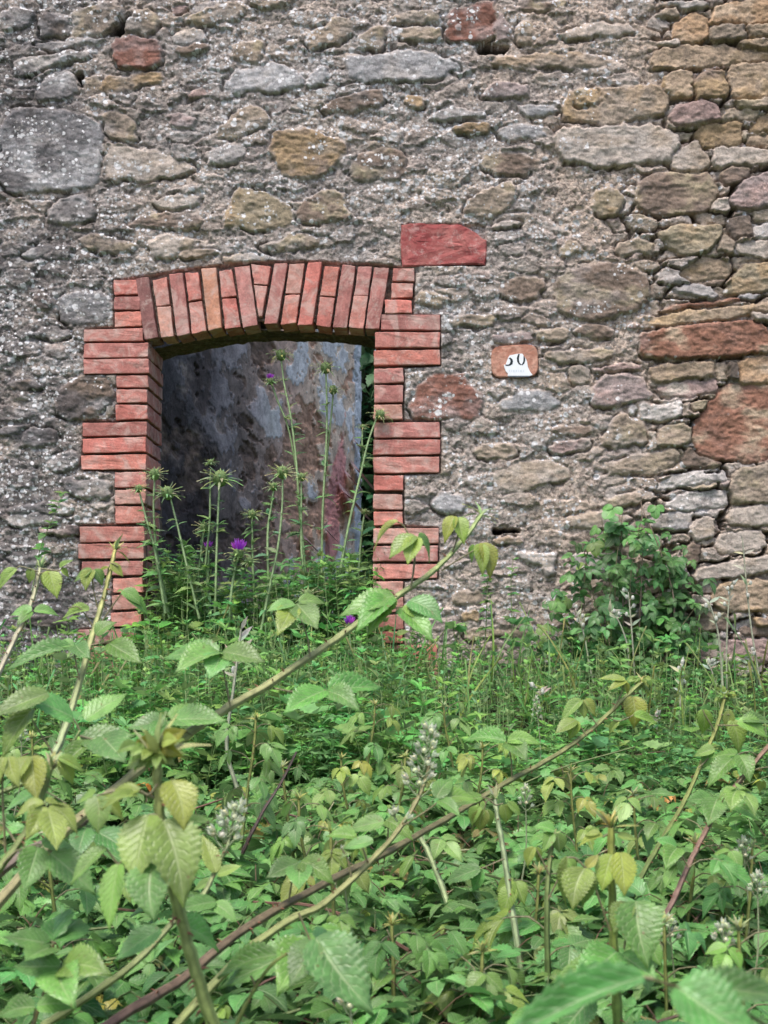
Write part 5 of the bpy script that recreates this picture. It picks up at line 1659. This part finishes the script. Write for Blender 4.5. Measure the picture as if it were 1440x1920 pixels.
shoot('tall pale ridged bramble stem right of centre, leafy at its top',
      [(1010, 2010, 1.9), (985, 1870, 1.92), (962, 1720, 1.95), (946, 1610, 1.98), (934, 1540, 2.0), (928, 1500, 2.02)], 0.0068, 0.004, (s2l((150, 166, 124)),),
      [([(930, 1510), (915, 1500), (908, 1518)], 2.0, [(908, 1518, 898, 1560, .5, 0, 0, .55), (900, 1512, 880, 1548, .4, 0, .2, .6), (912, 1518, 920, 1552, .4, 0, 0, .6)]),
       ([(930, 1510), (944, 1506)], 2.0, [(944, 1508, 950, 1546, .44, 0, 0, .6), (952, 1504, 980, 1530, .3, 0, 0, .5)]),
       ([(928, 1500), (900, 1494)], 2.02, [(904, 1494, 836, 1506, .24, -.02, 0, .3)]),
       ([(946, 1610), (900, 1630)], 1.96, [(900, 1628, 830, 1652, .3, 0, 0, .1), (905, 1632, 880, 1672, .36, 0, 0, .1)])], tip=0.036, seed=113, nthorn=20)
shoot('short pale ridged bramble stem below the bud spray', [(875, 1800, 2.2), (850, 1725, 2.22), (828, 1660, 2.25), (806, 1605, 2.28), (786, 1565, 2.3)], 0.0066, 0.0055, (s2l((148, 164, 118)),), autos=3, seed=114, yellow=.1)
shoot('dark green bramble stem with young leaves left of the yellow shoot',
      [(1030, 2000, 1.75), (1028, 1850, 1.75), (1025, 1700, 1.76), (1030, 1620, 1.78), (1036, 1575, 1.8)], 0.0058, 0.0034, (s2l((72, 98, 56)), s2l((120, 132, 76))),
      [([(1030, 1640), (1010, 1600), (1002, 1590)], 1.77, [(1002, 1588, 985, 1626, .36, 0, .2, .7), (1006, 1588, 1012, 1620, .3, 0, 0, .6)]),
       ([(1034, 1590), (1044, 1570)], 1.79, [(1046, 1562, 1050, 1600, .5, 0, 0, .3), (1040, 1558, 1000, 1545, .36, 0, 0, .3), (1034, 1560, 1018, 1592, .34, -.02, 0, .3)]),
       ([(1026, 1690), (1060, 1620)], 1.76, [(1062, 1612, 1058, 1660, .3, 0, 0, .6), (1064, 1610, 1086, 1640, .36, 0, 0, .6)])], tip=0.03, autos=2, seed=115, span=(.2, .5))
shoot('long purple-brown bramble cane leaning to the right edge',
      [(1180, 1860, 1.8), (1225, 1760, 1.85), (1262, 1690, 1.9), (1290, 1625, 1.95), (1320, 1565, 2.0), (1352, 1508, 2.05), (1395, 1455, 2.1), (1450, 1390, 2.15), (1520, 1320, 2.2)], 0.0056, 0.004, (s2l((118, 94, 86)), s2l((142, 116, 96))),
      [([(1352, 1508), (1340, 1500)], 2.05, [(1336, 1500, 1290, 1496, .4, -.02, 0, .2), (1344, 1498, 1330, 1540, .4, -.05, 0, .15), (1350, 1496, 1400, 1484, .44, 0, 0, .2), (1356, 1502, 1420, 1520, .36, -.04, 0, .15)]),
       ([(1290, 1625), (1270, 1590)], 1.94, [(1268, 1588, 1230, 1570, .4, 0, 0, .1), (1270, 1590, 1252, 1620, .4, -.04, 0, .1)])], autos=5, seed=116, yellow=.1, auto_size=.055)
shoot('green bramble cane with a yellow star tip near the right edge',
      [(1170, 1710, 2.1), (1210, 1630, 2.15), (1250, 1560, 2.2), (1285, 1500, 2.25), (1320, 1420, 2.3), (1345, 1360, 2.33), (1358, 1312, 2.35)], 0.0056, 0.0036, (s2l((92, 112, 64)), s2l((150, 154, 88))),
      [([(1340, 1370), (1322, 1340), (1318, 1330)], 2.32, [(1318, 1330, 1322, 1378, .40, 0, 0, .55), (1314, 1332, 1300, 1350, .2, 0, 0, .5)]),
       ([(1352, 1340), (1372, 1340)], 2.33, [(1366, 1332, 1366, 1372, .36, 0, 0, .75), (1372, 1350, 1392, 1406, .40, -.02, 0, .5)]),
       ([(1345, 1360), (1390, 1360)], 2.3, [(1384, 1352, 1442, 1370, .44, -.02, 0, .2), (1392, 1350, 1450, 1344, .3, 0, 0, .15)]),
       ([(1310, 1440), (1330, 1420), (1338, 1410)], 2.28, [(1334, 1404, 1318, 1440, .44, 0, .2, .1), (1340, 1404, 1300, 1410, .4, 0, 0, .3)])], tip=0.050, seed=117, pale=True)
# blurred leaves nearest the lens
shoot('out-of-focus bramble leaf reaching in at the lower right corner',
      [(1600, 2200, 0.80), (1500, 1990, 0.80), (1400, 1900, 0.79), (1300, 1862, 0.78), (1225, 1836, 0.78)], 0.0013, 0.0011, (s2l((110, 104, 72)),),
      [([(1225, 1836), (1205, 1832)], 0.78, [(1206, 1832, 908, 1946, .15, -.02, .1, .05)]),
       ([(1285, 1856), (1292, 1858)], 0.78, [(1268, 1850, 1432, 1935, .44, -.03, -.1, .08), (1296, 1850, 1500, 1858, .2, .02, 0, .06)])], seed=118, nthorn=2)
shoot('big dark green bramble leaf hanging at the bottom centre',
      [(400, 2040, 1.28), (440, 1930, 1.28), (480, 1850, 1.27), (520, 1800, 1.26), (580, 1772, 1.25)], 0.0028, 0.0015, (s2l((128, 140, 80)),),
      [([(580, 1772), (592, 1764)], 1.25, [(592, 1760, 702, 1878, .40, -.05, -.2, 0.0), (586, 1764, 540, 1832, .42, -.04, .2, .1), (590, 1758, 640, 1752, .3, .04, 0, .05)]),
       ([(480, 1850), (470, 1830)], 1.27, [(520, 1790, 400, 1818, .26, 0, .2, .2)])], seed=119, nthorn=4)
shoot('pale broad bramble leaves at the lower left edge',
      [(20, 2050, 1.3), (60, 1930, 1.3), (92, 1830, 1.3), (100, 1770, 1.3)], 0.0028, 0.0016, (s2l((128, 116, 80)),),
      [([(100, 1770), (98, 1764)], 1.3, [(98, 1764, 62, 1704, .6, .06, 0, .02), (104, 1764, 152, 1712, .56, .05, 0, .04), (94, 1770, 10, 1752, .36, -.02, 0, .05), (96, 1776, 50, 1790, .4, -.05, 0, .05)]),
       ([(90, 1835), (110, 1815)], 1.29, [(112, 1812, 20, 1800, .34, 0, 0, .15), (116, 1812, 180, 1802, .4, -.04, 0, .2), (112, 1818, 130, 1862, .4, -.06, 0, .2)]),
       ([(60, 1930), (66, 1890)], 1.27, [(66, 1888, -10, 1900, .4, 0, 0, .02), (70, 1886, 140, 1880, .4, 0, 0, .02)])], seed=120, nthorn=4)

# smaller shoots: (tip px, tip py, distance, lean in px, label)
SMALL = [
 (832, 1325, 3.4, 20, 'small yellow bramble shoot right below the cane\'s middle, before the wall foot'),
 (703, 1322, 3.5, -14, 'small yellow-green bramble shoot under the right brick jamb'),
 (640, 1425, 2.9, 18, 'low bramble shoot with yellowing leaves under the long cane'),
 (530, 1440, 2.7, 26, 'low green bramble shoot above the dead twig'),
 (760, 1420, 2.8, -20, 'leafy bramble shoot just left of the large bud spray'),
 (905, 1405, 2.9, -16, 'green bramble shoot between the bud spray and the purple cane'),
 (1188, 1492, 2.4, 16, 'small pale-leaved bramble shoot above the yellow shoot'),
 (1070, 1448, 2.6, 12, 'green bramble shoot under the purple cane\'s pale tip'),
 (1302, 1582, 2.1, -16, 'leafy green bramble shoot before the right purple-brown cane'),
 (1245, 1735, 1.7, 14, 'tufted bramble shoot just right of the yellow shoot'),
 (1010, 1640, 2.0, -20, 'yellowish bramble shoot leaning on the pale ridged stem'),
 (560, 1500, 2.3, 22, 'green bramble shoot to the right of the dead twig'),
 (90, 1560, 1.9, 22, 'green bramble shoot above the old grey-purple cane'),
 (480, 1350, 2.6, -22, 'bramble shoot under the long cane left of centre'),
 (60, 1385, 2.7, 15, 'small bramble shoot under the big upright leaves at the left edge'),
 (1410, 1590, 2.0, -14, 'bramble shoot close to the right edge, halfway down the thicket'),
 (735, 1735, 1.75, 14, 'young yellow bramble shoot low in the thicket below the bud spray'),
 (905, 1785, 1.7, -20, 'leafy bramble shoot near the bottom, left of the pale ridged stem'),
 (1385, 1745, 1.6, 20, 'leafy bramble shoot at the lower right edge'),
 (620, 1560, 2.0, 14, 'small reddish-yellow bramble shoot left of the tan cane'),
]
for i, (px, py, d, lean, lab) in enumerate(SMALL):
    rr = random.Random(300 + i)
    drop = 0.30 / d * FPX
    shoot(lab, [(px + lean * 1.5, py + drop, d), (px + lean * .9 + rr.uniform(-6, 6), py + drop * .55, d), (px + lean * .2, py + drop * .2, d), (px, py, d)], rr.uniform(.0034, .0048), 0.0026,
          (s2l((110, 124, 72)), s2l((146, 150, 86))), autos=9, tip=0.026, seed=400 + i, auto_size=0.043, yellow=rr.choice((.1, .22, .36)), hang=.4, nthorn=8, pale=i % 3 == 0, hero=d < 2.2, span=(.3, .96))

# sprays of small white buds in the thicket
SPRAYS = [(985, 1500, 2.4, 'white-budded bramble spray left of the pale stem\'s top'), (1393, 1600, 2.0, 'white-budded bramble spray high at the right edge'), (1255, 1750, 1.75, 'loose white bramble spray at the lower right, right of the yellow shoot'),
          (1420, 1665, 1.9, 'small white bramble spray low at the right edge'), (640, 1618, 2.0, 'small white-budded bramble spray by the purple cane'), (1005, 1330, 3.6, 'small white-flowered spray under the green herbs by the wall'),
          (655, 1885, 1.4, 'tiny white-budded bramble spray at the bottom centre'), (40, 1375, 2.6, 'tiny white-budded bramble spray at the left edge'), (1355, 1760, 1.6, 'upright white-budded bramble spray near the lower right edge')]
for i, (px, py, d, lab) in enumerate(SPRAYS):
    rr = random.Random(700 + i)
    base, top = W(px + rr.uniform(-14, 14), py + 0.16 / d * FPX, d), W(px, py + 18, d)
    t = thing('flower_spray', lab, 'flower', tuple(base), 'white bud sprays in the brambles')
    a = Acc()
    tube(a, [base, (base + top) / 2 + np.array([.006, 0, 0]), W(px, py - 14, d)], 0.0018, 0.001, 8, 5, s2l((150, 158, 124)))
    part('stalk', a.mesh('stalk'), STEM, t)
    panicle(t, W(px, py + 24, d), W(px, py - 20, d), 12, rr, 0.0042, 0.011)


# --------------------------------------------------------------- thistles in the doorway
def thistle_head(acc, flo, p, axis, size, rnd, bloom):
    size *= 1.1
    M = frame(axis, (0.1, -0.9, 0.2))
    ball(acc, p + M[:, 1] * size * .25, size * .30, size * .34, size * .30, s2l((112, 136, 84)), M)
    for ring, (n, el, ln) in enumerate(((9, -0.25, .62), (10, 0.15, .8), (9, 0.6, .62), (6, 1.3, .45))):
        for k in range(n):
            a = 2 * math.pi * (k + 0.5 * ring) / n + rnd.uniform(-.2, .2)
            out = M[:, 0] * math.cos(a) + M[:, 2] * math.sin(a)
            dv = out + M[:, 1] * (el + rnd.uniform(-.2, .2))
            put(acc, NARROW[rnd.randrange(2)], p + M[:, 1] * size * .22 + nrm(dv) * size * .2, dv, M[:, 1], size * ln * .85 * rnd.uniform(.8, 1.2), s2l((rnd.uniform(128, 176), rnd.uniform(152, 182), rnd.uniform(100, 134))), .55)
    if bloom:
        for k in range(70):
            a = rnd.uniform(0, 6.28)
            r = rnd.uniform(0, .55)
            dv = M[:, 1] + r * 1.3 * (M[:, 0] * math.cos(a) + M[:, 2] * math.sin(a))
            put(flo, NARROW[0], p + M[:, 1] * size * .38 + .25 * size * r * (M[:, 0] * math.cos(a) + M[:, 2] * math.sin(a)), dv, (rnd.uniform(-1, 1), -1, .3), size * .5 * rnd.uniform(.7, 1.1) * bloom, s2l((rnd.uniform(150, 190), rnd.uniform(66, 100), rnd.uniform(180, 214))), .5)


def thistle(label, stems, heads, d, seed, leaves=6):
    """stems: lists of photo points from base to head; heads: (px, py, size m, bloom, axis dx, dz)"""
    rnd = random.Random(seed)
    base = W(*stems[0][0], d)
    t = thing('thistle', label, 'thistle', tuple(base), 'thistles growing in the doorway')
    st, lv = Acc(), Acc()
    for si, s in enumerate(stems):
        P = [W(x, y, d + 0.02 * si) for x, y in s]
        Q, T = tube(st, P, 0.0062 if si == 0 else 0.0042, 0.0034, 5 * len(P), 8, s2l((128, 152, 104)), s2l((156, 178, 132)), ridged=.06)
        for i in range(leaves if si == 0 else 3):
            j = int(len(Q) * rnd.uniform(.08, .85))
            for k in range(rnd.choice((1, 2, 3))):
                a = rnd.uniform(0, 6.28)
                dv = np.array([math.cos(a), math.sin(a) * .6, rnd.uniform(-.1, .7)])
                put(lv, LOWL[rnd.randrange(3)] if rnd.random() < .4 else NARROW[rnd.randrange(3)], Q[j], dv, (0, -.5, 1), rnd.uniform(.026, .05) * (1.75 - 1.3 * j / len(Q)), s2l((rnd.uniform(96, 128), rnd.uniform(132, 156), rnd.uniform(82, 106))), .8)
    part('stem', st.mesh('stem'), STEM, t)
    if lv.n:
        part('foliage', lv.mesh('foliage'), HERB, t)
    for (px, py, size, bloom, ax, az) in heads:
        a, f = Acc(), Acc()
        thistle_head(a, f, W(px, py + size * 200, d), np.array([ax, -.25, az]), size, rnd, bloom)
        h = part('flower_head', a.mesh('flower_head'), HERB, t)
        if f.n:
            part('florets', f.mesh('florets'), FLORET, h)


FLORET = leaf_material('purple_florets', veins=0.0, trans=0.3, rough=0.6, spec=0.15)
TH = [
 ('tallest thistle with a green head and a purple head under the arch\'s middle', [[(582, 1190), (572, 1060), (562, 960), (555, 860), (545, 780), (533, 720), (527, 672)], [(556, 880), (540, 800), (520, 750), (509, 718)]], [(527, 662, .062, 0, 0, 1), (508, 712, .042, 1.0, -.1, 1)], 5.05),
 ('tall thistle carrying two green heads before the pale right end of the plaster', [[(602, 1200), (603, 1080), (605, 960), (611, 850), (613, 770), (611, 692)], [(606, 930), (616, 830), (622, 770), (625, 735)]], [(611, 686, .064, 0, 0, 1), (624, 728, .05, 0, .1, 1)], 5.06),
 ('thistle leaning right over the inner edge of the right jamb', [[(622, 1180), (640, 1060), (655, 980), (676, 890), (690, 830), (706, 784)], [(682, 862), (679, 830), (680, 806)]], [(710, 774, .054, .3, .4, 1), (681, 799, .028, 0, 0, 1)], 4.97),
 ('thistle with a spiky green head against the left reveal', [[(318, 1160), (304, 1090), (292, 1020), (288, 950), (290, 895)]], [(290, 886, .062, 0, 0, 1)], 4.93),
 ('leaning thistle with a wide bristly head beside the left reveal', [[(374, 1160), (362, 1110), (350, 1060), (335, 995), (320, 935)]], [(317, 920, .072, 0, -.2, 1)], 4.90),
 ('thin thistle with a small head in front of the left brick jamb', [[(310, 1150), (292, 1040), (276, 980), (262, 925)]], [(261, 914, .042, 0, -.1, 1)], 4.88),
 ('straight thistle with the widest bristly head in the dark left half', [[(400, 1200), (404, 1120), (406, 1040), (409, 960), (412, 905)], [(385, 1060), (393, 980), (394, 920), (395, 880)]], [(412, 892, .088, 0, .1, 1), (395, 865, .03, 0, 0, 1)], 4.95),
 ('long bent thistle with a green head low in the middle of the doorway', [[(470, 1290), (490, 1180), (508, 1090), (522, 1020), (529, 950), (530, 892)]], [(530, 882, .066, 0, 0, 1)], 4.80),
 ('thistle with a smaller head just left of the long bent thistle', [[(505, 1200), (503, 1090), (502, 1000), (510, 940), (513, 920)]], [(513, 910, .044, 0, 0, 1)], 4.98),
 ('thistle with a bright purple flower in the lower middle of the doorway', [[(428, 1190), (434, 1110), (442, 1060), (447, 1036)], [(436, 1110), (456, 1075), (464, 1056)]], [(447, 1034, .062, 1.25, .05, 1), (465, 1050, .05, 0, .2, 1)], 4.85),
 ('low thistle with a faded purple head in the dark left half', [[(388, 1150), (390, 1080), (391, 1036)]], [(391, 1028, .044, 1.1, 0, 1)], 5.0),
 ('branched thistle with a bristly head below the widest one', [[(362, 1170), (372, 1080), (380, 1010), (383, 992)]], [(383, 986, .05, 0, 0, 1)], 5.0),
 ('thistle with a drooping dull head before the dark plaster', [[(478, 1150), (474, 1060), (473, 1000), (472, 972)]], [(472, 962, .05, 0, .1, 1)], 5.02),
 ('thistle with a head close behind the tallest stem', [[(580, 1160), (566, 1040), (565, 950), (565, 905)]], [(566, 892, .046, 0, 0, 1)], 5.0),
 ('short thistle with a purple flower just inside the right jamb\'s foot', [[(668, 1330), (660, 1250), (655, 1180)]], [(655, 1172, .046, 1.3, 0, 1)], 4.7),
 ('low bristly thistle head right of centre on the sill', [[(585, 1230), (578, 1170), (576, 1125)]], [(577, 1112, .06, 0, 0, 1)], 4.85),
 ('thin thistle at the right side of the sill', [[(668, 1180), (672, 1080), (678, 1000), (683, 965)]], [(684, 958, .03, 0, 0, 1)], 5.05),
]
for i, (lab, s, h, d) in enumerate(TH):
    thistle(lab, s, h, d, 800 + i, 18)


# --------------------------------------------------------------- plants against the wall
def wall_bramble():
    rnd = random.Random(91)
    base = np.array([0.8, -0.12, 1.36])
    t = thing('bramble_bush', 'dark green bramble bush climbing the stones at the right', 'bush', tuple(base))
    lv, st = Acc(), Acc()
    n = 0
    lobes = [(1130, 1245, 90, 40), (1200, 1250, 90, 40), (1060, 1180, 45, 35), (1100, 1035, 30, 22), (1190, 1080, 75, 60), (1250, 1130, 70, 60), (1150, 1130, 70, 60), (1200, 1190, 110, 60), (1270, 1060, 40, 50), (1160, 985, 40, 30), (1230, 1010, 30, 40), (1120, 1210, 60, 50), (1290, 1150, 40, 50), (1210, 1130, 90, 70)]
    def bush_leaf(px, py, d):
        az = rnd.uniform(0, 6.28)
        dv = np.array([math.cos(az), -abs(math.sin(az)) * .5, rnd.uniform(-.8, .2)])
        c = rnd.random()
        tri_leaf(lv, st, W(px, py, d), dv, (rnd.gauss(0, .35), -.8, .8), rnd.uniform(.028, .052), rnd, 0.0 if c < .93 else .4, MIDL if c < .75 else ROUNDL, hang=.1, tone=np.array([.66, .76, .74]) * rnd.uniform(.65, 1.3))

    for i in range(190):
        cx, cy, rx, ry = rnd.choice(lobes)
        bush_leaf(rnd.gauss(cx, rx * .6), rnd.gauss(cy + 25, ry * .7), 5.0 - abs(rnd.gauss(0.05, 0.08)) - .03)
    for (ex, ey) in ((1040, 1105), (1092, 1018), (1128, 972), (1168, 958), (1204, 965), (1240, 1000), (1272, 1030), (1312, 1128), (1322, 1172), (1075, 1190), (1040, 1240), (1318, 1240), (1250, 1090), (1150, 1080), (1000, 1190)):
        bx = 1180 + (ex - 1180) * .35 + rnd.uniform(-20, 20)
        pts = [(bx, 1300), ((bx + ex) / 2 + rnd.uniform(-25, 25), 1300 + (ey - 1300) * .6), (ex, ey)]
        dd = 5.0 - rnd.uniform(.06, .2)
        tube(st, [W(x, y, dd) for x, y in pts], .0026, .0012, 9, 5, s2l((120, 116, 88)))
        SP = smooth_path([(x, y, 0) for x, y in pts], 20)
        for k in range(15):
            q = SP[rnd.randrange(4, 20)]
            bush_leaf(q[0] + rnd.gauss(0, 15), q[1] + rnd.gauss(0, 12), dd - rnd.uniform(-.02, .05))
    for (pts) in ([(1190, 1290), (1200, 1150), (1205, 1010), (1202, 940)], [(1170, 1290), (1168, 1130), (1165, 1000), (1160, 960)], [(1230, 1290), (1265, 1150), (1240, 1040), (1203, 950)], [(1120, 1290), (1100, 1180), (1095, 1100), (1103, 1020)]):
        tube(st, [W(x, y, 4.88) for x, y in pts], .004, .0018, 14, 6, s2l((150, 132, 118)))
    part('foliage', lv.mesh('foliage'), LEAF, t)
    part('stem', st.mesh('stem'), STEM, t)


wall_bramble()


def leafy_stem(label, pts, d, seed, n=16, size=.03, kind=0, name='wall_weed', group=None, thick=.0022):
    rnd = random.Random(seed)
    P = [W(x, y, d) for x, y in pts]
    t = thing(name, label, 'weed', tuple(P[0]), group)
    st, lv = Acc(), Acc()
    Q, T = tube(st, P, thick, thick * .5, 16, 5, s2l((120, 142, 90)), s2l((150, 164, 112)))
    for i in range(n):
        f = .25 + .75 * (i + .5) / n
        p = Q[min(15, int(f * 15.99))]
        for k in range(3 if kind == 0 else 2):
            a = rnd.uniform(0, 6.28)
            dv = np.array([math.cos(a), math.sin(a) * .7 - .2, rnd.uniform(-.2, .6)])
            put(lv, rnd.choice(LOWL if kind == 0 else ROUNDL), p, dv, (0, -.5, 1), size * rnd.uniform(.6, 1.2) * (1.2 - .5 * f), s2l((rnd.uniform(80, 112), rnd.uniform(124, 150), rnd.uniform(66, 88))))
    part('stem', st.mesh('stem'), STEM, t)
    part('foliage', lv.mesh('foliage'), HERB, t)


leafy_stem('leafy weed with small tufts climbing the far left wall', [(60, 1110), (75, 1030), (100, 970), (118, 925)], 4.9, 60, 9, .05)
leafy_stem('upright weed with whorled leaves right of the doorway', [(905, 1260), (912, 1160), (914, 1090), (916, 1040)], 4.86, 61, 20, .034)
leafy_stem('thin upright weed by the wall, right of the whorled weed', [(955, 1280), (960, 1180), (958, 1100), (962, 1050)], 4.9, 62, 8, .036)
leafy_stem('slender weed with a leafy top left of the climbing bush', [(1075, 1290), (1085, 1180), (1098, 1080), (1104, 1020)], 4.86, 63, 7, .05)
leafy_stem('bushy weed at the foot of the right brick jamb', [(770, 1300), (778, 1240), (782, 1190), (780, 1160)], 4.85, 64, 18, .04, 1)
leafy_stem('leafy weed at the foot of the left brick jamb', [(262, 1290), (268, 1230), (275, 1185), (285, 1160)], 4.82, 65, 18, .05, 1)


def dry_stalks():
    rnd = random.Random(77)
    spec = [([(1135, 1350), (1110, 1270), (1095, 1190), (1080, 1145)], 'pale forked stalk leaning left before the climbing bush'),
            ([(1190, 1400), (1190, 1280), (1185, 1190), (1178, 1110)], 'tall grey woolly stalk in the middle of the climbing bush'),
            ([(1180, 1300), (1178, 1220), (1160, 1165), (1143, 1150)], 'grey stalk with paired pale buds before the climbing bush'),
            ([(1365, 1340), (1362, 1240), (1365, 1150), (1370, 1100)], 'thin dark-topped stalk against the beige stone near the right edge'),
            ([(1435, 1340), (1420, 1250), (1405, 1150), (1392, 1010)], 'tallest bare stalk near the right edge'),
            ([(1350, 1360), (1345, 1300), (1335, 1260), (1328, 1245)], 'short woolly grey stalk beside the right star-tipped shoot'),
            ([(1380, 1380), (1390, 1310), (1400, 1260), (1410, 1225)], 'slanting tan stalk right of the star-tipped shoot'),
            ([(1270, 1460), (1272, 1380), (1276, 1310), (1278, 1250)], 'thin brown stalk below the climbing bush'),
            ([(1245, 1480), (1240, 1420), (1232, 1370), (1228, 1340)], 'grey seed stalk below the purple cane\'s tip'),
            ([(1025, 1420), (1018, 1360), (1010, 1310), (1006, 1290)], 'grey budded stalk left of the purple cane\'s tip'),
            ([(1330, 1130), (1345, 1180), (1352, 1240), (1355, 1290)][::-1], 'arching grey grass stalk under the beige stone'),
            ([(445, 1480), (425, 1400), (438, 1290), (452, 1180)], 'straight grey stalk crossing the long cane left of centre')]
    for i, (pts, lab) in enumerate(spec):
        d = 4.75 if i < 7 else (4.3 if i < 11 else 3.0)
        P = [W(x, y, d - .01 * i) for x, y in pts]
        t = thing('dry_stalk', lab, 'weed', tuple(P[0]), 'dry grey stalks along the wall foot')
        a = Acc()
        Q, T = tube(a, P, .0046 if i != 11 else .005, .0024, 16, 6, s2l((150, 156, 130)), s2l((172, 172, 152)))
        part('stem', a.mesh('stem'), STEM, t)
        h = Acc()
        for k in range(9):
            j = 15 - int(k * .6)
            an = rnd.uniform(0, 6.28)
            dv = np.array([math.cos(an), math.sin(an) * .5, rnd.uniform(.3, 1)])
            put(h, NARROW[rnd.randrange(3)], Q[j], dv, (0, -1, .4), rnd.uniform(.015, .05), s2l((rnd.uniform(160, 196), rnd.uniform(166, 192), rnd.uniform(150, 170))), .8)
            if rnd.random() < .5:
                ball(h, Q[j] + nrm(dv) * .018, .006, .006, .009, s2l((196, 196, 190)))
                tube(h, [Q[j], Q[j] + nrm(dv) * .018], .0012, .001, 2, 3, s2l((170, 172, 150)))
        part('seed_head', h.mesh('seed_head'), HERB, t)


dry_stalks()


# --------------------------------------------------------------- dark shrub behind the ruin
def back_tree():
    rnd = random.Random(55)
    base = np.array([-0.55, 7.2, 1.3])
    t = thing('tree', 'dark green tree seen through the gap beside the plaster wall', 'tree', tuple(base))
    lv, st = Acc(), Acc()
    tube(st, [base, base + np.array([.1, .1, 1.5]), base + np.array([-.1, 0, 3.2])], .16, .06, 10, 9, s2l((90, 78, 66)))
    for k in range(7):
        a = k * .9
        tube(st, [base + np.array([0, 0, 1 + k * .25]), base + np.array([math.cos(a) * .8, math.sin(a) * .5, 1.7 + k * .3])], .05, .02, 5, 6, s2l((90, 78, 66)))
    for i in range(6500):
        v = np.array([rnd.gauss(0, 1), rnd.gauss(0, .6), rnd.gauss(0, 1)])
        p = base + np.array([0, 0, 2.0]) + v * np.array([.75, .7, 1.15])
        if p[2] < 1.3:
            continue
        put(lv, rnd.choice(LOWL), p, (rnd.gauss(0, 1), rnd.gauss(0, 1), rnd.gauss(-.3, .5)), (rnd.gauss(0, .5), -.4, 1), rnd.uniform(.11, .2), s2l((rnd.uniform(46, 70), rnd.uniform(84, 108), rnd.uniform(50, 70))))
    part('trunk', st.mesh('trunk'), STEM, t)
    part('crown', lv.mesh('crown'), HERB, t)


back_tree()

# --------------------------------------------------------------- light, sky, camera
SUN_EL, SUN_AZ = 65, 208          # the sun stands behind the camera's left shoulder, veiled by cloud
world = bpy.data.worlds.new('World')
scene.world = world
world.use_nodes = True
wn = world.node_tree
wn.nodes.clear()
wo = wn.nodes.new('ShaderNodeOutputWorld')
bg = wn.nodes.new('ShaderNodeBackground')
sky = wn.nodes.new('ShaderNodeTexSky')
sky.sky_type = 'NISHITA'
sky.sun_disc = False
sky.sun_elevation = R(SUN_EL)
sky.sun_rotation = R(SUN_AZ)
sky.dust_density = 4.0
sky.air_density = 1.0
sky.ozone_density = 1.0
bg.inputs[1].default_value = 0.115
wn.links.new(sky.outputs[0], bg.inputs[0])
wn.links.new(bg.outputs[0], wo.inputs[0])

sd = bpy.data.lights.new('sun', 'SUN')
sd.energy = 1.5
sd.angle = R(20)
sd.color = (1.0, 0.955, 0.905)
so = bpy.data.objects.new('sun', sd)
COL.objects.link(so)
az, el = R(SUN_AZ), R(SUN_EL)
to_sun = Vector((math.sin(az) * math.cos(el), math.cos(az) * math.cos(el), math.sin(el)))
so.rotation_euler = to_sun.to_track_quat('Z', 'Y').to_euler()
so.location = to_sun * 20

cd = bpy.data.cameras.new('camera')
cam = bpy.data.objects.new('camera', cd)
COL.objects.link(cam)
cam.location = (0, -CAM_D, CAM_Z)
cam.rotation_euler = (R(90), 0, 0)
cd.sensor_fit = 'HORIZONTAL'
cd.sensor_width = 36
cd.lens = 36 * FPX / 1440
cd.shift_x = -(PX0 - 720) / 1440
cd.shift_y = (PY0 - 960) / 1440
cd.clip_start = 0.05
cd.clip_end = 500
cd.dof.use_dof = True
cd.dof.focus_distance = 3.6
cd.dof.aperture_fstop = 17
scene.camera = cam

vs = scene.view_settings
vs.view_transform = 'Standard'
vs.look = 'None'
vs.exposure = 1.14
vs.gamma = 1.0
scene.cycles.max_bounces = 8
scene.cycles.diffuse_bounces = 3
scene.cycles.use_denoising = True
